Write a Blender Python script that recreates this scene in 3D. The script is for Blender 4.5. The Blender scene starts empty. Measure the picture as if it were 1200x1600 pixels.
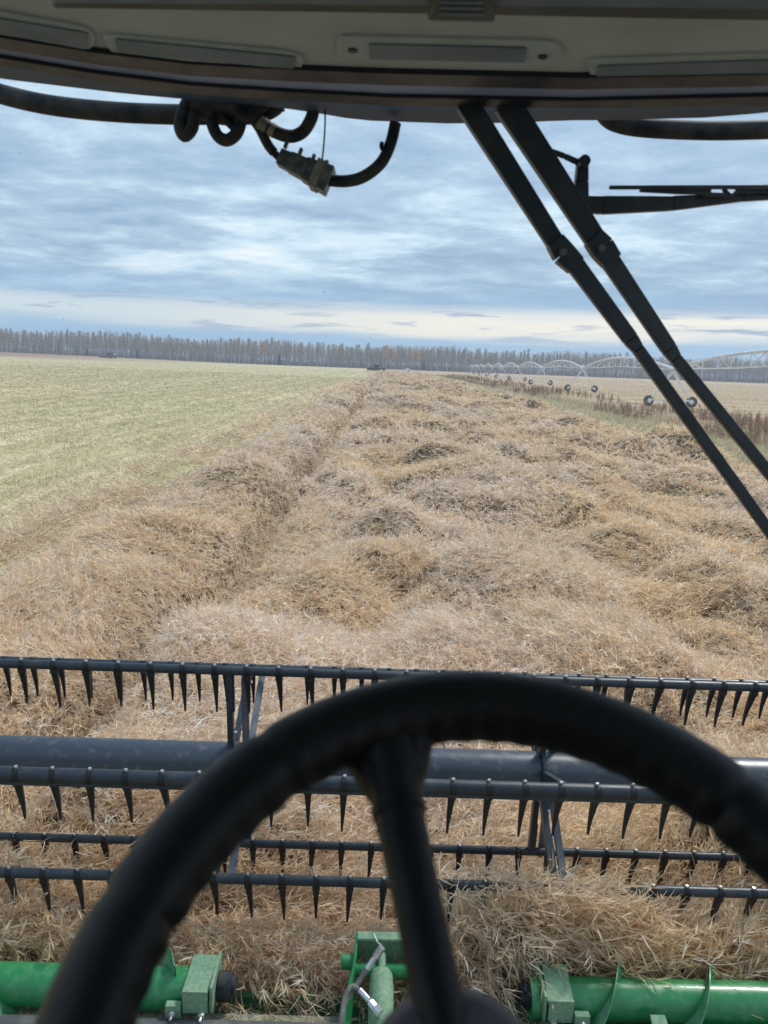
import bpy, bmesh, math, random
import numpy as np
from mathutils import Vector, Matrix

S = bpy.context.scene
C = S.collection
random.seed(7)
rng = np.random.default_rng(11)
rad = math.radians

# ------------------------------------------------------------------ camera
EYE = 3.6                                   # eye height in the combine cab, metres
PITCH, ROLL = rad(10.85), rad(2.15)
_R = Vector((1, 0, 0)); _U = Vector((0, math.sin(PITCH), math.cos(PITCH))); _F = Vector((0, math.cos(PITCH), -math.sin(PITCH)))
CR = math.cos(ROLL) * _R + math.sin(ROLL) * _U
CU = -math.sin(ROLL) * _R + math.cos(ROLL) * _U
CF = _F
CAM = Vector((0, 0, EYE))
cam = bpy.data.cameras.new('camera'); camo = bpy.data.objects.new('camera', cam); C.objects.link(camo)
m = Matrix.Identity(4)
for i in range(3):
    m[i][0] = CR[i]; m[i][1] = CU[i]; m[i][2] = -CF[i]; m[i][3] = CAM[i]
camo.matrix_world = m
cam.sensor_fit = 'VERTICAL'; cam.sensor_height = 36; cam.sensor_width = 27; cam.lens = 27.0
cam.clip_start = 0.02; cam.clip_end = 9000
cam.dof.use_dof = True; cam.dof.focus_distance = 7.0; cam.dof.aperture_fstop = 7.2
S.camera = camo

# ------------------------------------------------------------------ light, sky, exposure
S.view_settings.view_transform = 'Standard'; S.view_settings.look = 'None'
S.view_settings.exposure = 0.32; S.view_settings.gamma = 1.0
SUN_EL, SUN_AZ = rad(50), rad(42)           # azimuth clockwise from +Y (straight ahead)
sl = bpy.data.lights.new('sun', 'SUN'); sl.energy = 3.3; sl.angle = rad(12); sl.color = (1.0, 0.94, 0.86)
so = bpy.data.objects.new('sun', sl); C.objects.link(so)
sd = Vector((math.sin(SUN_AZ) * math.cos(SUN_EL), math.cos(SUN_AZ) * math.cos(SUN_EL), math.sin(SUN_EL)))
so.rotation_euler = sd.to_track_quat('Z', 'Y').to_euler(); so.location = (0, 0, 60)

W = bpy.data.worlds.new('World'); S.world = W; W.use_nodes = True
nt = W.node_tree; nt.nodes.clear()
def N(nt, t, **k):
    n = nt.nodes.new(t)
    for a, b in k.items():
        if a.startswith('i_'):
            a = a[2:]; a = int(a) if a.isdigit() else a.replace('_', ' ')
            n.inputs[a].default_value = b
        else: setattr(n, a, b)
    return n
def MATH(nt, op, a, b=None, c=None, clamp=False):
    n = nt.nodes.new('ShaderNodeMath'); n.operation = op; n.use_clamp = clamp
    for i, v in enumerate((a, b, c)):
        if v is None: continue
        if isinstance(v, (int, float)): n.inputs[i].default_value = v
        else: nt.links.new(v, n.inputs[i])
    return n.outputs[0]
def MIX(nt, f, a, b, mode='MIX'):
    n = nt.nodes.new('ShaderNodeMix'); n.data_type = 'RGBA'; n.blend_type = mode
    for s, v in ((n.inputs[0], f), (n.inputs[6], a), (n.inputs[7], b)):
        if isinstance(v, (int, float)): s.default_value = v
        elif isinstance(v, (tuple, list)): s.default_value = (*v[:3], 1)
        else: nt.links.new(v, s)
    return n.outputs[2]
def RAMP(nt, v, stops, interp='LINEAR'):
    n = nt.nodes.new('ShaderNodeValToRGB'); n.color_ramp.interpolation = interp
    e = n.color_ramp.elements
    while len(e) < len(stops): e.new(0.5)
    for el, (p, c) in zip(e, stops):
        el.position = p; el.color = (*c, 1) if isinstance(c, (tuple, list)) else (c, c, c, 1)
    nt.links.new(v, n.inputs[0]); return n.outputs[0]
def NOISE(nt, vec, scale, detail=4, rough=0.55, dist=0.0):
    n = nt.nodes.new('ShaderNodeTexNoise'); n.inputs['Scale'].default_value = scale
    n.inputs['Detail'].default_value = detail; n.inputs['Roughness'].default_value = rough; n.inputs['Distortion'].default_value = dist
    nt.links.new(vec, n.inputs['Vector']); return n.outputs[0]

def build_sky():
    L = nt.links
    out = N(nt, 'ShaderNodeOutputWorld'); bg = N(nt, 'ShaderNodeBackground'); L.new(bg.outputs[0], out.inputs[0])
    sky = N(nt, 'ShaderNodeTexSky', sky_type='NISHITA', sun_disc=False, sun_elevation=SUN_EL, sun_rotation=SUN_AZ, air_density=1.2, dust_density=1.5)
    tc = N(nt, 'ShaderNodeTexCoord'); sep = N(nt, 'ShaderNodeSeparateXYZ'); L.new(tc.outputs['Generated'], sep.inputs[0])
    x, y, z = sep.outputs
    zc = MATH(nt, 'MAXIMUM', z, 0.0)
    den = MATH(nt, 'ADD', zc, 0.10)
    cb = N(nt, 'ShaderNodeCombineXYZ'); L.new(MATH(nt, 'DIVIDE', x, den), cb.inputs[0]); L.new(MATH(nt, 'DIVIDE', y, den), cb.inputs[1])
    P = cb.outputs[0]
    # broad sheets of altocumulus, seen in perspective
    mp = N(nt, 'ShaderNodeMapping'); mp.inputs['Scale'].default_value = (0.8, 0.85, 1); mp.inputs['Rotation'].default_value = (0, 0, rad(-14)); L.new(P, mp.inputs[0])
    n1 = NOISE(nt, mp.outputs[0], 0.36, 9, 0.56, 0.25)
    mp2 = N(nt, 'ShaderNodeMapping'); mp2.inputs['Scale'].default_value = (1.0, 1.2, 1); mp2.inputs['Location'].default_value = (3.1, 1.7, 0); mp2.inputs['Rotation'].default_value = (0, 0, rad(12)); L.new(P, mp2.inputs[0])
    n2 = NOISE(nt, mp2.outputs[0], 1.7, 10, 0.66, 0.15)
    d = MATH(nt, 'ADD', MATH(nt, 'MULTIPLY', n1, 0.58), MATH(nt, 'MULTIPLY', n2, 0.42))
    cloud = RAMP(nt, d, [(0.37, (0.23, 0.34, 0.50)), (0.45, (0.30, 0.43, 0.60)), (0.505, (0.43, 0.57, 0.72)), (0.55, (0.62, 0.78, 0.89)), (0.61, (0.88, 0.94, 0.96))])
    # calmer, paler veil overhead
    veil = MIX(nt, RAMP(nt, n1, [(0.4, 0.0), (0.6, 1.0)]), (0.30, 0.46, 0.67), (0.60, 0.75, 0.88))
    upf = RAMP(nt, zc, [(0.17, 0.0), (0.42, 0.65)])
    cloud = MIX(nt, upf, cloud, veil)
    # horizon: clear blue band, cream streak above it, small dark clouds
    az = MATH(nt, 'ARCTAN2', x, y)
    ch = N(nt, 'ShaderNodeCombineXYZ'); L.new(MATH(nt, 'MULTIPLY', az, 1.0), ch.inputs[0]); L.new(MATH(nt, 'MULTIPLY', z, 13.0), ch.inputs[1])
    h1 = NOISE(nt, ch.outputs[0], 2.4, 6, 0.55, 0.4)
    ch2 = N(nt, 'ShaderNodeCombineXYZ'); L.new(MATH(nt, 'MULTIPLY', az, 3.0), ch2.inputs[0]); L.new(MATH(nt, 'MULTIPLY', z, 34.0), ch2.inputs[1])
    h2 = NOISE(nt, ch2.outputs[0], 2.6, 6, 0.55, 0.6)
    zz = MATH(nt, 'ADD', zc, MATH(nt, 'MULTIPLY', MATH(nt, 'SUBTRACT', h1, 0.5), 0.035))
    band = RAMP(nt, zz, [(0.0, (0.36, 0.56, 0.74)), (0.020, (0.24, 0.47, 0.72)), (0.033, (0.28, 0.50, 0.73)), (0.045, (0.60, 0.72, 0.78)), (0.058, (0.56, 0.69, 0.79)), (0.074, (0.26, 0.45, 0.67)), (0.11, (0.26, 0.44, 0.66))])
    warm = RAMP(nt, MATH(nt, 'MULTIPLY_ADD', az, 1.0, 0.35), [(0.0, 0.2), (0.6, 1.0)])
    streak = RAMP(nt, zz, [(0.030, 0.0), (0.043, 1.0), (0.062, 1.0), (0.078, 0.0)])
    strf = MATH(nt, 'MULTIPLY', MATH(nt, 'MULTIPLY', streak, warm), RAMP(nt, h1, [(0.40, 0.55), (0.54, 1.0)]))
    band = MIX(nt, strf, band, (1.12, 0.97, 0.76))
    puff = MATH(nt, 'MULTIPLY', RAMP(nt, h2, [(0.55, 0.0), (0.63, 0.85)]), RAMP(nt, zc, [(0.022, 0.0), (0.05, 1.0), (0.085, 0.8), (0.12, 0.0)]))
    band = MIX(nt, puff, band, (0.25, 0.36, 0.54))
    bf = RAMP(nt, zz, [(0.062, 1.0), (0.115, 0.0)])
    col = MIX(nt, bf, cloud, band)
    # the sky texture shows through the cloud sheet a little
    skyc = N(nt, 'ShaderNodeVectorMath', operation='SCALE'); L.new(sky.outputs[0], skyc.inputs[0]); skyc.inputs['Scale'].default_value = 0.08
    clo = N(nt, 'ShaderNodeVectorMath', operation='SCALE'); L.new(col, clo.inputs[0]); clo.inputs['Scale'].default_value = 1.0
    fin = MIX(nt, 0.90, skyc.outputs[0], clo.outputs[0])
    sc = N(nt, 'ShaderNodeVectorMath', operation='SCALE'); L.new(fin, sc.inputs[0]); sc.inputs['Scale'].default_value = 10.0
    L.new(sc.outputs[0], bg.inputs[0]); bg.inputs[1].default_value = 0.093
build_sky()

# ------------------------------------------------------------------ helpers
def ray(px, py):
    """direction through a pixel of the 1200x1600 photograph, used to measure where things stand"""
    px = float(px); py = float(py)
    return CF + (px - 600) / 1200 * CR - (py - 800) / 1200 * CU
def atY(px, py, Y):
    d = ray(px, py); return CAM + d * (Y / d.y)
def atZ(px, py, Z):
    d = ray(px, py); return CAM + d * ((Z - EYE) / d.z)
def atD(px, py, D):
    return CAM + ray(px, py) * D

def tag(o, label=None, cat=None, group=None, kind=None):
    if label: o['label'] = label
    if cat: o['category'] = cat
    if group: o['group'] = group
    if kind: o['kind'] = kind
    return o
def empty(name, loc=(0, 0, 0), rz=0.0, label=None, cat=None, group=None):
    o = bpy.data.objects.new(name, None); C.objects.link(o); o.location = loc; o.rotation_euler = (0, 0, rz)
    o.empty_display_size = 0.1
    return tag(o, label, cat, group)

class MB:
    def __init__(s): s.v = []; s.f = []; s.mi = []; s.cur = 0
    def face(s, idx): s.f.append(tuple(idx)); s.mi.append(s.cur)
    def box(s, c, sz, M=None):
        hx, hy, hz = (a / 2 for a in sz); b = len(s.v)
        for dz in (-1, 1):
            for dx, dy in ((-1, -1), (1, -1), (1, 1), (-1, 1)):
                p = Vector((dx * hx, dy * hy, dz * hz))
                if M is not None: p = M @ p
                s.v.append(tuple(Vector(c) + p))
        for f in ((3, 2, 1, 0), (4, 5, 6, 7), (0, 1, 5, 4), (1, 2, 6, 5), (2, 3, 7, 6), (3, 0, 4, 7)): s.face([b + i for i in f])
    def bar(s, a, b_, w, t, up=(0, 0, 1), w2=None, t2=None):
        """flat bar a->b; w along side, t along up; tapers to w2, t2"""
        a = Vector(a); b_ = Vector(b_); d = (b_ - a).normalized(); side = d.cross(Vector(up))
        if side.length < 1e-4: side = d.cross(Vector((1, 0, 0)))
        side.normalize(); u = side.cross(d).normalized(); b = len(s.v)
        w2 = w if w2 is None else w2; t2 = t if t2 is None else t2
        for p, ww, tt in ((a, w, t), (b_, w2, t2)):
            for i, j in ((-1, -1), (1, -1), (1, 1), (-1, 1)): s.v.append(tuple(p + side * (i * ww / 2) + u * (j * tt / 2)))
        for f in ((3, 2, 1, 0), (4, 5, 6, 7), (0, 1, 5, 4), (1, 2, 6, 5), (2, 3, 7, 6), (3, 0, 4, 7)): s.face([b + i for i in f])
    def tube(s, pts, r, n=12, cap=True, squash=None):
        pts = [Vector(p) for p in pts]; m_ = len(pts)
        rs = list(r) if isinstance(r, (list, tuple)) else [r] * m_
        t0 = (pts[1] - pts[0]).normalized(); ref = Vector((0, 0, 1)) if abs(t0.z) < 0.9 else Vector((1, 0, 0))
        u = t0.cross(ref).normalized(); b = len(s.v)
        for i, p in enumerate(pts):
            t = (pts[min(i + 1, m_ - 1)] - pts[max(i - 1, 0)]).normalized()
            u = (u - t * u.dot(t)).normalized(); w = t.cross(u)
            for k in range(n):
                a = 2 * math.pi * k / n
                s.v.append(tuple(p + (u * math.cos(a) + w * math.sin(a)) * rs[i]))
        for i in range(m_ - 1):
            for k in range(n):
                k2 = (k + 1) % n
                s.face((b + i * n + k, b + i * n + k2, b + (i + 1) * n + k2, b + (i + 1) * n + k))
        if cap:
            s.face([b + k for k in range(n)][::-1]); s.face([b + (m_ - 1) * n + k for k in range(n)])
    def prism(s, pts, off):
        """closed polygon of 3D points, extruded by the vector off"""
        n = len(pts); b = len(s.v); off = Vector(off)
        s.v += [tuple(Vector(p)) for p in pts] + [tuple(Vector(p) + off) for p in pts]
        s.face(range(b, b + n)); s.face([b + n + i for i in range(n)][::-1])
        for i in range(n):
            j = (i + 1) % n; s.face((b + j, b + i, b + n + i, b + n + j))
    def sphere(s, c, r, n=10, m_=6, sz=1.0):
        c = Vector(c); b = len(s.v)
        for j in range(1, m_):
            ph = math.pi * j / m_
            for k in range(n):
                a = 2 * math.pi * k / n
                s.v.append(tuple(c + Vector((r * math.sin(ph) * math.cos(a), r * math.sin(ph) * math.sin(a), r * sz * math.cos(ph)))))
        s.v.append(tuple(c + Vector((0, 0, r * sz)))); s.v.append(tuple(c - Vector((0, 0, r * sz))))
        T = len(s.v) - 2; B = T + 1
        for j in range(m_ - 2):
            for k in range(n):
                k2 = (k + 1) % n
                s.face((b + j * n + k, b + (j + 1) * n + k, b + (j + 1) * n + k2, b + j * n + k2))
        for k in range(n):
            k2 = (k + 1) % n
            s.face((T, b + k, b + k2)); s.face((B, b + (m_ - 2) * n + k2, b + (m_ - 2) * n + k))
    def mesh(s, name, mats):
        me = bpy.data.meshes.new(name); me.from_pydata(s.v, [], s.f)
        for mt in (mats if isinstance(mats, (list, tuple)) else [mats]): me.materials.append(mt)
        me.polygons.foreach_set('material_index', s.mi)
        bm = bmesh.new(); bm.from_mesh(me); bmesh.ops.recalc_face_normals(bm, faces=bm.faces); bm.to_mesh(me); bm.free()
        me.polygons.foreach_set('use_smooth', [True] * len(me.polygons)); me.set_sharp_from_angle(angle=rad(38))
        return me
    def build(s, name, mats, parent=None, bevel=0.0):
        o = bpy.data.objects.new(name, s.mesh(name, mats)); C.objects.link(o)
        if parent is not None: o.parent = parent
        if bevel:
            bv = o.modifiers.new('bevel', 'BEVEL'); bv.width = bevel; bv.segments = 2; bv.limit_method = 'ANGLE'; bv.angle_limit = rad(40)
        return o

def dup(o, parent=None):
    c = o.copy(); C.objects.link(c); c.parent = parent
    for ch in o.children: dup(ch, c)
    return c

def smoothpath(pts, k=6):
    """Catmull-Rom through the points"""
    P = [Vector(p) for p in pts]; P = [P[0] * 2 - P[1]] + P + [P[-1] * 2 - P[-2]]; out = []
    for i in range(1, len(P) - 2):
        for j in range(k):
            t = j / k
            out.append(0.5 * ((2 * P[i]) + (-P[i - 1] + P[i + 1]) * t + (2 * P[i - 1] - 5 * P[i] + 4 * P[i + 1] - P[i + 2]) * t * t + (-P[i - 1] + 3 * P[i] - 3 * P[i + 1] + P[i + 2]) * t ** 3))
    out.append(P[-2]); return out

# ------------------------------------------------------------------ materials
def mat(name, col, rough=0.5, metal=0.0, spec=0.5, var=0.0, scale=8.0, col2=None, bump=0.0, bscale=60.0, lo=0.4, hi=0.6, coat=0.0):
    m_ = bpy.data.materials.new(name); m_.use_nodes = True; t = m_.node_tree
    b = t.nodes['Principled BSDF']; b.inputs['Roughness'].default_value = rough; b.inputs['Metallic'].default_value = metal
    b.inputs['Specular IOR Level'].default_value = spec; b.inputs['Coat Weight'].default_value = coat
    tc = t.nodes.new('ShaderNodeTexCoord').outputs['Object']
    if col2 is None: col2 = tuple(max(0, c * (1 - var)) for c in col)
    n = NOISE(t, tc, scale, 6, 0.6)
    t.links.new(RAMP(t, n, [(lo, col), (hi, col2)]), b.inputs['Base Color'])
    t.links.new(MATH(t, 'MULTIPLY_ADD', n, 0.35, max(0.02, rough - 0.17)), b.inputs['Roughness'])
    if bump:
        bp = t.nodes.new('ShaderNodeBump'); bp.inputs['Strength'].default_value = bump; bp.inputs['Distance'].default_value = 0.003
        t.links.new(NOISE(t, tc, bscale, 4), bp.inputs['Height']); t.links.new(bp.outputs[0], b.inputs['Normal'])
    return m_
M = {}
M['black_paint'] = mat('black_paint', (0.016, 0.026, 0.038), 0.42, 0.0, 0.5, col2=(0.04, 0.05, 0.058), scale=14, lo=0.5, hi=0.75, bump=0.15, bscale=120)
M['tube_paint'] = mat('tube_paint', (0.032, 0.046, 0.066), 0.38, 0.0, 0.6, col2=(0.13, 0.135, 0.14), scale=22, lo=0.55, hi=0.78, bump=0.08, bscale=200)
M['tine'] = mat('tine_plastic', (0.012, 0.014, 0.017), 0.5, 0, 0.4, var=0.3, scale=30)
M['steel_grey'] = mat('grey_steel', (0.09, 0.11, 0.15), 0.45, 0.2, 0.5, col2=(0.16, 0.17, 0.18), scale=20)
M['bolt'] = mat('zinc_bolt', (0.7, 0.72, 0.74), 0.3, 0.8, 0.5, var=0.2, scale=60)
M['green'] = mat('green_paint', (0.014, 0.21, 0.062), 0.36, 0.0, 0.5, col2=(0.11, 0.27, 0.15), scale=26, lo=0.48, hi=0.80, coat=0.2)
M['green_edge'] = mat('worn_green_flighting', (0.03, 0.26, 0.09), 0.4, 0.1, 0.5, col2=(0.16, 0.34, 0.22), scale=14)
M['green_dusty'] = mat('dusty_green', (0.12, 0.27, 0.16), 0.7, 0, 0.3, col2=(0.27, 0.36, 0.25), scale=60, lo=0.35, hi=0.68, bump=0.3, bscale=150)
M['green_dark'] = mat('dark_green_plate', (0.02, 0.13, 0.055), 0.5, 0, 0.4, col2=(0.07, 0.17, 0.09), scale=12)
M['dust_ledge'] = mat('dusty_ledge', (0.30, 0.30, 0.22), 0.8, 0, 0.2, col2=(0.16, 0.18, 0.14), scale=18, bump=0.4, bscale=120)
M['beam'] = mat('header_beam', (0.075, 0.08, 0.085), 0.6, 0, 0.4, col2=(0.17, 0.165, 0.15), scale=12, lo=0.45, hi=0.8)
M['rubber'] = mat('black_rubber', (0.012, 0.018, 0.026), 0.7, 0, 0.3, col2=(0.05, 0.05, 0.048), scale=22, bump=0.25, bscale=90)
M['hose'] = mat('grey_hose', (0.13, 0.125, 0.115), 0.6, 0, 0.3, col2=(0.21, 0.20, 0.18), scale=40)
M['wheel'] = mat('wheel_rubber', (0.006, 0.007, 0.009), 0.5, 0, 0.3, var=0.25, scale=25, bump=0.2, bscale=260)
M['hub'] = mat('hub_plastic', (0.10, 0.085, 0.105), 0.5, 0, 0.4, var=0.2, scale=20)
M['liner'] = mat('headliner_plastic', (0.36, 0.43, 0.45), 0.85, 0, 0.2, var=0.14, scale=5, bump=0.5, bscale=420)
M['lip'] = mat('moulded_lip', (0.31, 0.375, 0.41), 0.8, 0, 0.25, var=0.12, scale=9, bump=0.3, bscale=380)
M['slot'] = mat('slot_shadow', (0.12, 0.17, 0.22), 0.6, 0, 0.3, var=0.15, scale=12)
M['rail'] = mat('shade_rail', (0.05, 0.062, 0.062), 0.55, 0, 0.3, var=0.2, scale=6)
M['gasket'] = mat('glass_gasket', (0.008, 0.013, 0.024), 0.5, 0, 0.4, var=0.2, scale=20)
M['frit'] = mat('inner_trim_strip', (0.22, 0.28, 0.46), 0.6, 0, 0.3, var=0.25, scale=4, bump=0.1, bscale=60)
M['roof'] = mat('roof_underside', (0.018, 0.07, 0.2), 0.7, 0, 0.3, col2=(0.06, 0.11, 0.18), scale=7, lo=0.4, hi=0.8, bump=0.3, bscale=90)
M['tape'] = mat('cream_tape', (0.23, 0.24, 0.20), 0.7, 0, 0.3, var=0.3, scale=40)
M['conn'] = mat('grey_connector', (0.045, 0.06, 0.065), 0.5, 0, 0.4, col2=(0.12, 0.13, 0.12), scale=60)
M['galv'] = mat('galvanised_steel', (0.86, 0.88, 0.89), 0.4, 0.0, 0.5, var=0.2, scale=1.5)
M['tyre'] = mat('tyre', (0.15, 0.145, 0.14), 0.8, 0, 0.3, var=0.3, scale=3)
M['white'] = mat('white_paint', (0.75, 0.76, 0.77), 0.4, 0, 0.5, var=0.08, scale=2)
M['dglass'] = mat('dark_glass', (0.02, 0.025, 0.03), 0.15, 0, 0.6, var=0.1, scale=2)
M['yellow'] = mat('yellow_paint', (0.6, 0.45, 0.04), 0.5, 0, 0.4, var=0.1, scale=2)
M['red'] = mat('red_plastic', (0.5, 0.05, 0.02), 0.5, 0, 0.4, var=0.2, scale=20)
M['cab'] = mat('cab_trim', (0.03, 0.03, 0.032), 0.8, 0, 0.3, var=0.2, scale=6)
M['bark'] = mat('aspen_bark', (0.66, 0.65, 0.63), 0.9, 0, 0.2, col2=(0.36, 0.35, 0.35), scale=1.1, lo=0.42, hi=0.62)
M['bark_grey'] = mat('grey_bark', (0.20, 0.195, 0.21), 0.9, 0, 0.2, col2=(0.13, 0.125, 0.13), scale=0.8)

def strand_mat(name, trans=0.25, rough=0.6):
    m_ = bpy.data.materials.new(name); m_.use_nodes = True; t = m_.node_tree; t.nodes.clear()
    out = t.nodes.new('ShaderNodeOutputMaterial'); a = t.nodes.new('ShaderNodeAttribute'); a.attribute_name = 'tint'
    df = t.nodes.new('ShaderNodeBsdfDiffuse'); tl = t.nodes.new('ShaderNodeBsdfTranslucent'); mx = t.nodes.new('ShaderNodeMixShader')
    gl = t.nodes.new('ShaderNodeBsdfGlossy'); gl.inputs['Roughness'].default_value = 0.5; m2 = t.nodes.new('ShaderNodeMixShader')
    t.links.new(a.outputs['Color'], df.inputs[0]); t.links.new(a.outputs['Color'], tl.inputs[0]); mx.inputs[0].default_value = trans
    t.links.new(df.outputs[0], mx.inputs[1]); t.links.new(tl.outputs[0], mx.inputs[2])
    m2.inputs[0].default_value = 0.04; t.links.new(mx.outputs[0], m2.inputs[1]); t.links.new(gl.outputs[0], m2.inputs[2])
    t.links.new(m2.outputs[0], out.inputs[0]); return m_
M['strand'] = strand_mat('dry_pods', 0.5)
M['leafy'] = strand_mat('dry_grass', 0.3)
M['twig'] = strand_mat('twigs', 0.0)
M['under'] = mat('crop_depth_shade', (0.06, 0.042, 0.028), 0.95, 0, 0.1, col2=(0.42, 0.32, 0.22), scale=9, bump=0.6, bscale=30, lo=.40, hi=.65)  # dark tone paints shade into furrow and hollows, tan is the crop's own

# ------------------------------------------------------------------ numpy noise and fields
def vnoise(x, y, seed=0):
    x = np.asarray(x, float); y = np.asarray(y, float)
    xi = np.floor(x).astype(np.int64); yi = np.floor(y).astype(np.int64); fx = x - xi; fy = y - yi
    fx = fx * fx * (3 - 2 * fx); fy = fy * fy * (3 - 2 * fy)
    def h(a, b):
        n = (a * 374761393 + b * 668265263 + seed * 1442695041) & 0xffffffff
        n = ((n ^ (n >> 13)) * 1274126177) & 0xffffffff
        return ((n ^ (n >> 16)) & 0xffff) / 65535.0
    return (h(xi, yi) * (1 - fx) + h(xi + 1, yi) * fx) * (1 - fy) + (h(xi, yi + 1) * (1 - fx) + h(xi + 1, yi + 1) * fx) * fy
def fbm(x, y, seed=0, o=4):
    s = 0; a = 1; t = 0
    for i in range(o):
        s = s + a * vnoise(x * 2 ** i + 13.7 * i, y * 2 ** i - 7.1 * i, seed + i * 17); t += a; a *= 0.5
    return s / t
def sst(a, b, x):
    t = np.clip((x - a) / (b - a), 0, 1); return t * t * (3 - 2 * t)
def terrain(x, y):
    x = np.asarray(x, float); y = np.asarray(y, float)
    z = 2.2 * sst(80, 330, -x) * sst(250, 600, y)
    ditch = -0.35 * np.exp(-((x - 19.5 - 0.002 * y) / 1.6) ** 2) * sst(8, 30, y)
    return z + ditch * (1 - sst(250, 330, y))
FUR = -2.2          # the divider's furrow
XL, XR = -5.7, 13.6 # edges of the standing crop
YEND = 330.0
def crop_h(x, y):
    n = fbm(x * 0.42 + 3.1, y * 0.30, 5, 3); n2 = fbm(x * 1.1, y * 0.9, 9, 3)
    wx = x + 1.2 * fbm(x * .5, y * .5, 31, 2)
    ridg = 1 - np.abs(2 * fbm(wx * 0.55, y * 0.42, 41, 3) - 1)
    wy = y + 1.4 * fbm(x * .4 + 9, y * .4, 37, 2)
    b1 = np.abs(2 * fbm(wx * 0.40, wy * 0.27, 43, 2) - 1); b2 = np.abs(2 * fbm(wx * 1.15, wy * 0.95, 47, 2) - 1)
    h = 0.64 + 1.05 * (n - 0.5) + 0.20 * (n2 - 0.5) + 0.58 * sst(-.10, 0.68, b1) + 0.15 * sst(-.1, .8, b2) + 0.26 * np.exp(-((x + 3.7) / 1.1) ** 2)
    wig = 0.10 * (fbm(y * 0.25, y * 0 + 1.5, 77, 3) - .5) * 2
    h = 0.98 + (h - 0.98) * (1 - 0.30 * np.exp(-((x + 3.0) / 2.2) ** 4))
    f = np.exp(-((x - FUR - wig) / 0.19) ** 2)
    near = sst(3.6, 5.5, y)
    h = h - (0.85 * f + 0.30 * np.exp(-((x - FUR - wig) / 0.40) ** 2)) * (0.35 + 0.65 * near)
    el = x - (XL + 0.6 * (fbm(y * 0.3, y * 0 + 9, 3, 3) - .5)); er = (XR + 1.2 * (fbm(y * 0.2, y * 0 + 5, 6, 3) - .5)) - x
    h = np.maximum(h, 0.25) * (0.12 + 0.88 * sst(-0.2, 2.0, el)) * (0.2 + 0.8 * sst(-0.2, 2.2, er))
    # bunched over the cutter bar
    h = np.maximum(h, 0.12); hd = 1.0 - sst(3.2, 4.4, y)
    h = h * (1 - hd) + hd * (0.97 + 0.30 * (n2 - .5) + 0.10 * np.exp(-((y - 3.0) / .14) ** 2) + 0.25 * sst(0.15, 0.7, x) * (1 - 0.5 * sst(1.0, 1.6, x)) * (1 - sst(3.05, 3.5, y)) * sst(2.75, 2.95, y) - 0.30 * np.exp(-((x - 1.25) / .22) ** 2 - ((y - 3.35) / .2) ** 2))
    return h

def mesh_np(name, V, F, cols, mats, mi=None):
    me = bpy.data.meshes.new(name); k = F.shape[1]
    me.vertices.add(len(V)); me.vertices.foreach_set('co', V.astype(np.float32).ravel())
    me.loops.add(F.size); me.loops.foreach_set('vertex_index', F.astype(np.int32).ravel())
    me.polygons.add(len(F)); me.polygons.foreach_set('loop_start', np.arange(0, F.size, k, dtype=np.int32))
    if mi is not None: me.polygons.foreach_set('material_index', mi.astype(np.int32))
    me.update(calc_edges=True)
    if cols is not None:
        ca = me.color_attributes.new('tint', 'FLOAT_COLOR', 'POINT')
        ca.data.foreach_set('color', np.concatenate([cols, np.ones((len(cols), 1))], 1).astype(np.float32).ravel())
    for mt in mats: me.materials.append(mt)
    return me
def norm(a): return a / (np.linalg.norm(a, axis=1, keepdims=True) + 1e-9)
def strands(P, D, L, Wd, K, col, segs=3, taper=(0.7, 1.0, 0.8, 0.12)):
    """flat curved strips; K = sideways bend of the tip in units of length"""
    n = len(P); side = norm(np.cross(D, norm(rng.normal(size=(n, 3)))))
    ts = np.linspace(0, 1, segs + 1); V = np.empty((n, segs + 1, 2, 3)); tp = np.interp(ts, np.linspace(0, 1, len(taper)), taper)
    for i, t in enumerate(ts):
        c = P + D * (L * t)[:, None] + K * (L * t * t)[:, None]
        w = side * (Wd * tp[i] / 2)[:, None]
        V[:, i, 0] = c - w; V[:, i, 1] = c + w
    base = (np.arange(n) * (segs + 1) * 2)[:, None, None]
    q = np.array([[2 * i, 2 * i + 1, 2 * i + 3, 2 * i + 2] for i in range(segs)])[None]
    return V.reshape(-1, 3), (base + q).reshape(-1, 4), np.repeat(col, (segs + 1) * 2, axis=0)
def join(parts):
    off = 0; Vs = []; Fs = []; Cs = []
    for V, F, c in parts: Vs.append(V); Fs.append(F + off); Cs.append(c); off += len(V)
    return np.concatenate(Vs), np.concatenate(Fs), np.concatenate(Cs)
def sample(n, y0, y1, x0, x1, size, spread=0.62, margin=2.5):
    """scatter points over the field, thinning with distance as size(y) grows"""
    yg = np.exp(np.linspace(math.log(y0), math.log(y1), 600)); xa = np.maximum(x0, -spread * yg - margin); xb = np.minimum(x1, spread * yg + margin)
    w = np.maximum(xb - xa, 0) / size(yg) ** 2; cdf = np.concatenate([[0], np.cumsum((w[1:] + w[:-1]) / 2 * np.diff(yg))]); cdf /= cdf[-1]
    y = np.interp(rng.random(n), cdf, yg); xa = np.maximum(x0, -spread * y - margin); xb = np.minimum(x1, spread * y + margin)
    return xa + (xb - xa) * rng.random(n), y
def pick(pal, w, n):
    pal = np.array(pal); w = np.array(w) / sum(w); c = pal[rng.choice(len(pal), n, p=w)]
    return c * rng.uniform(0.86, 1.14, (n, 1))

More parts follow.
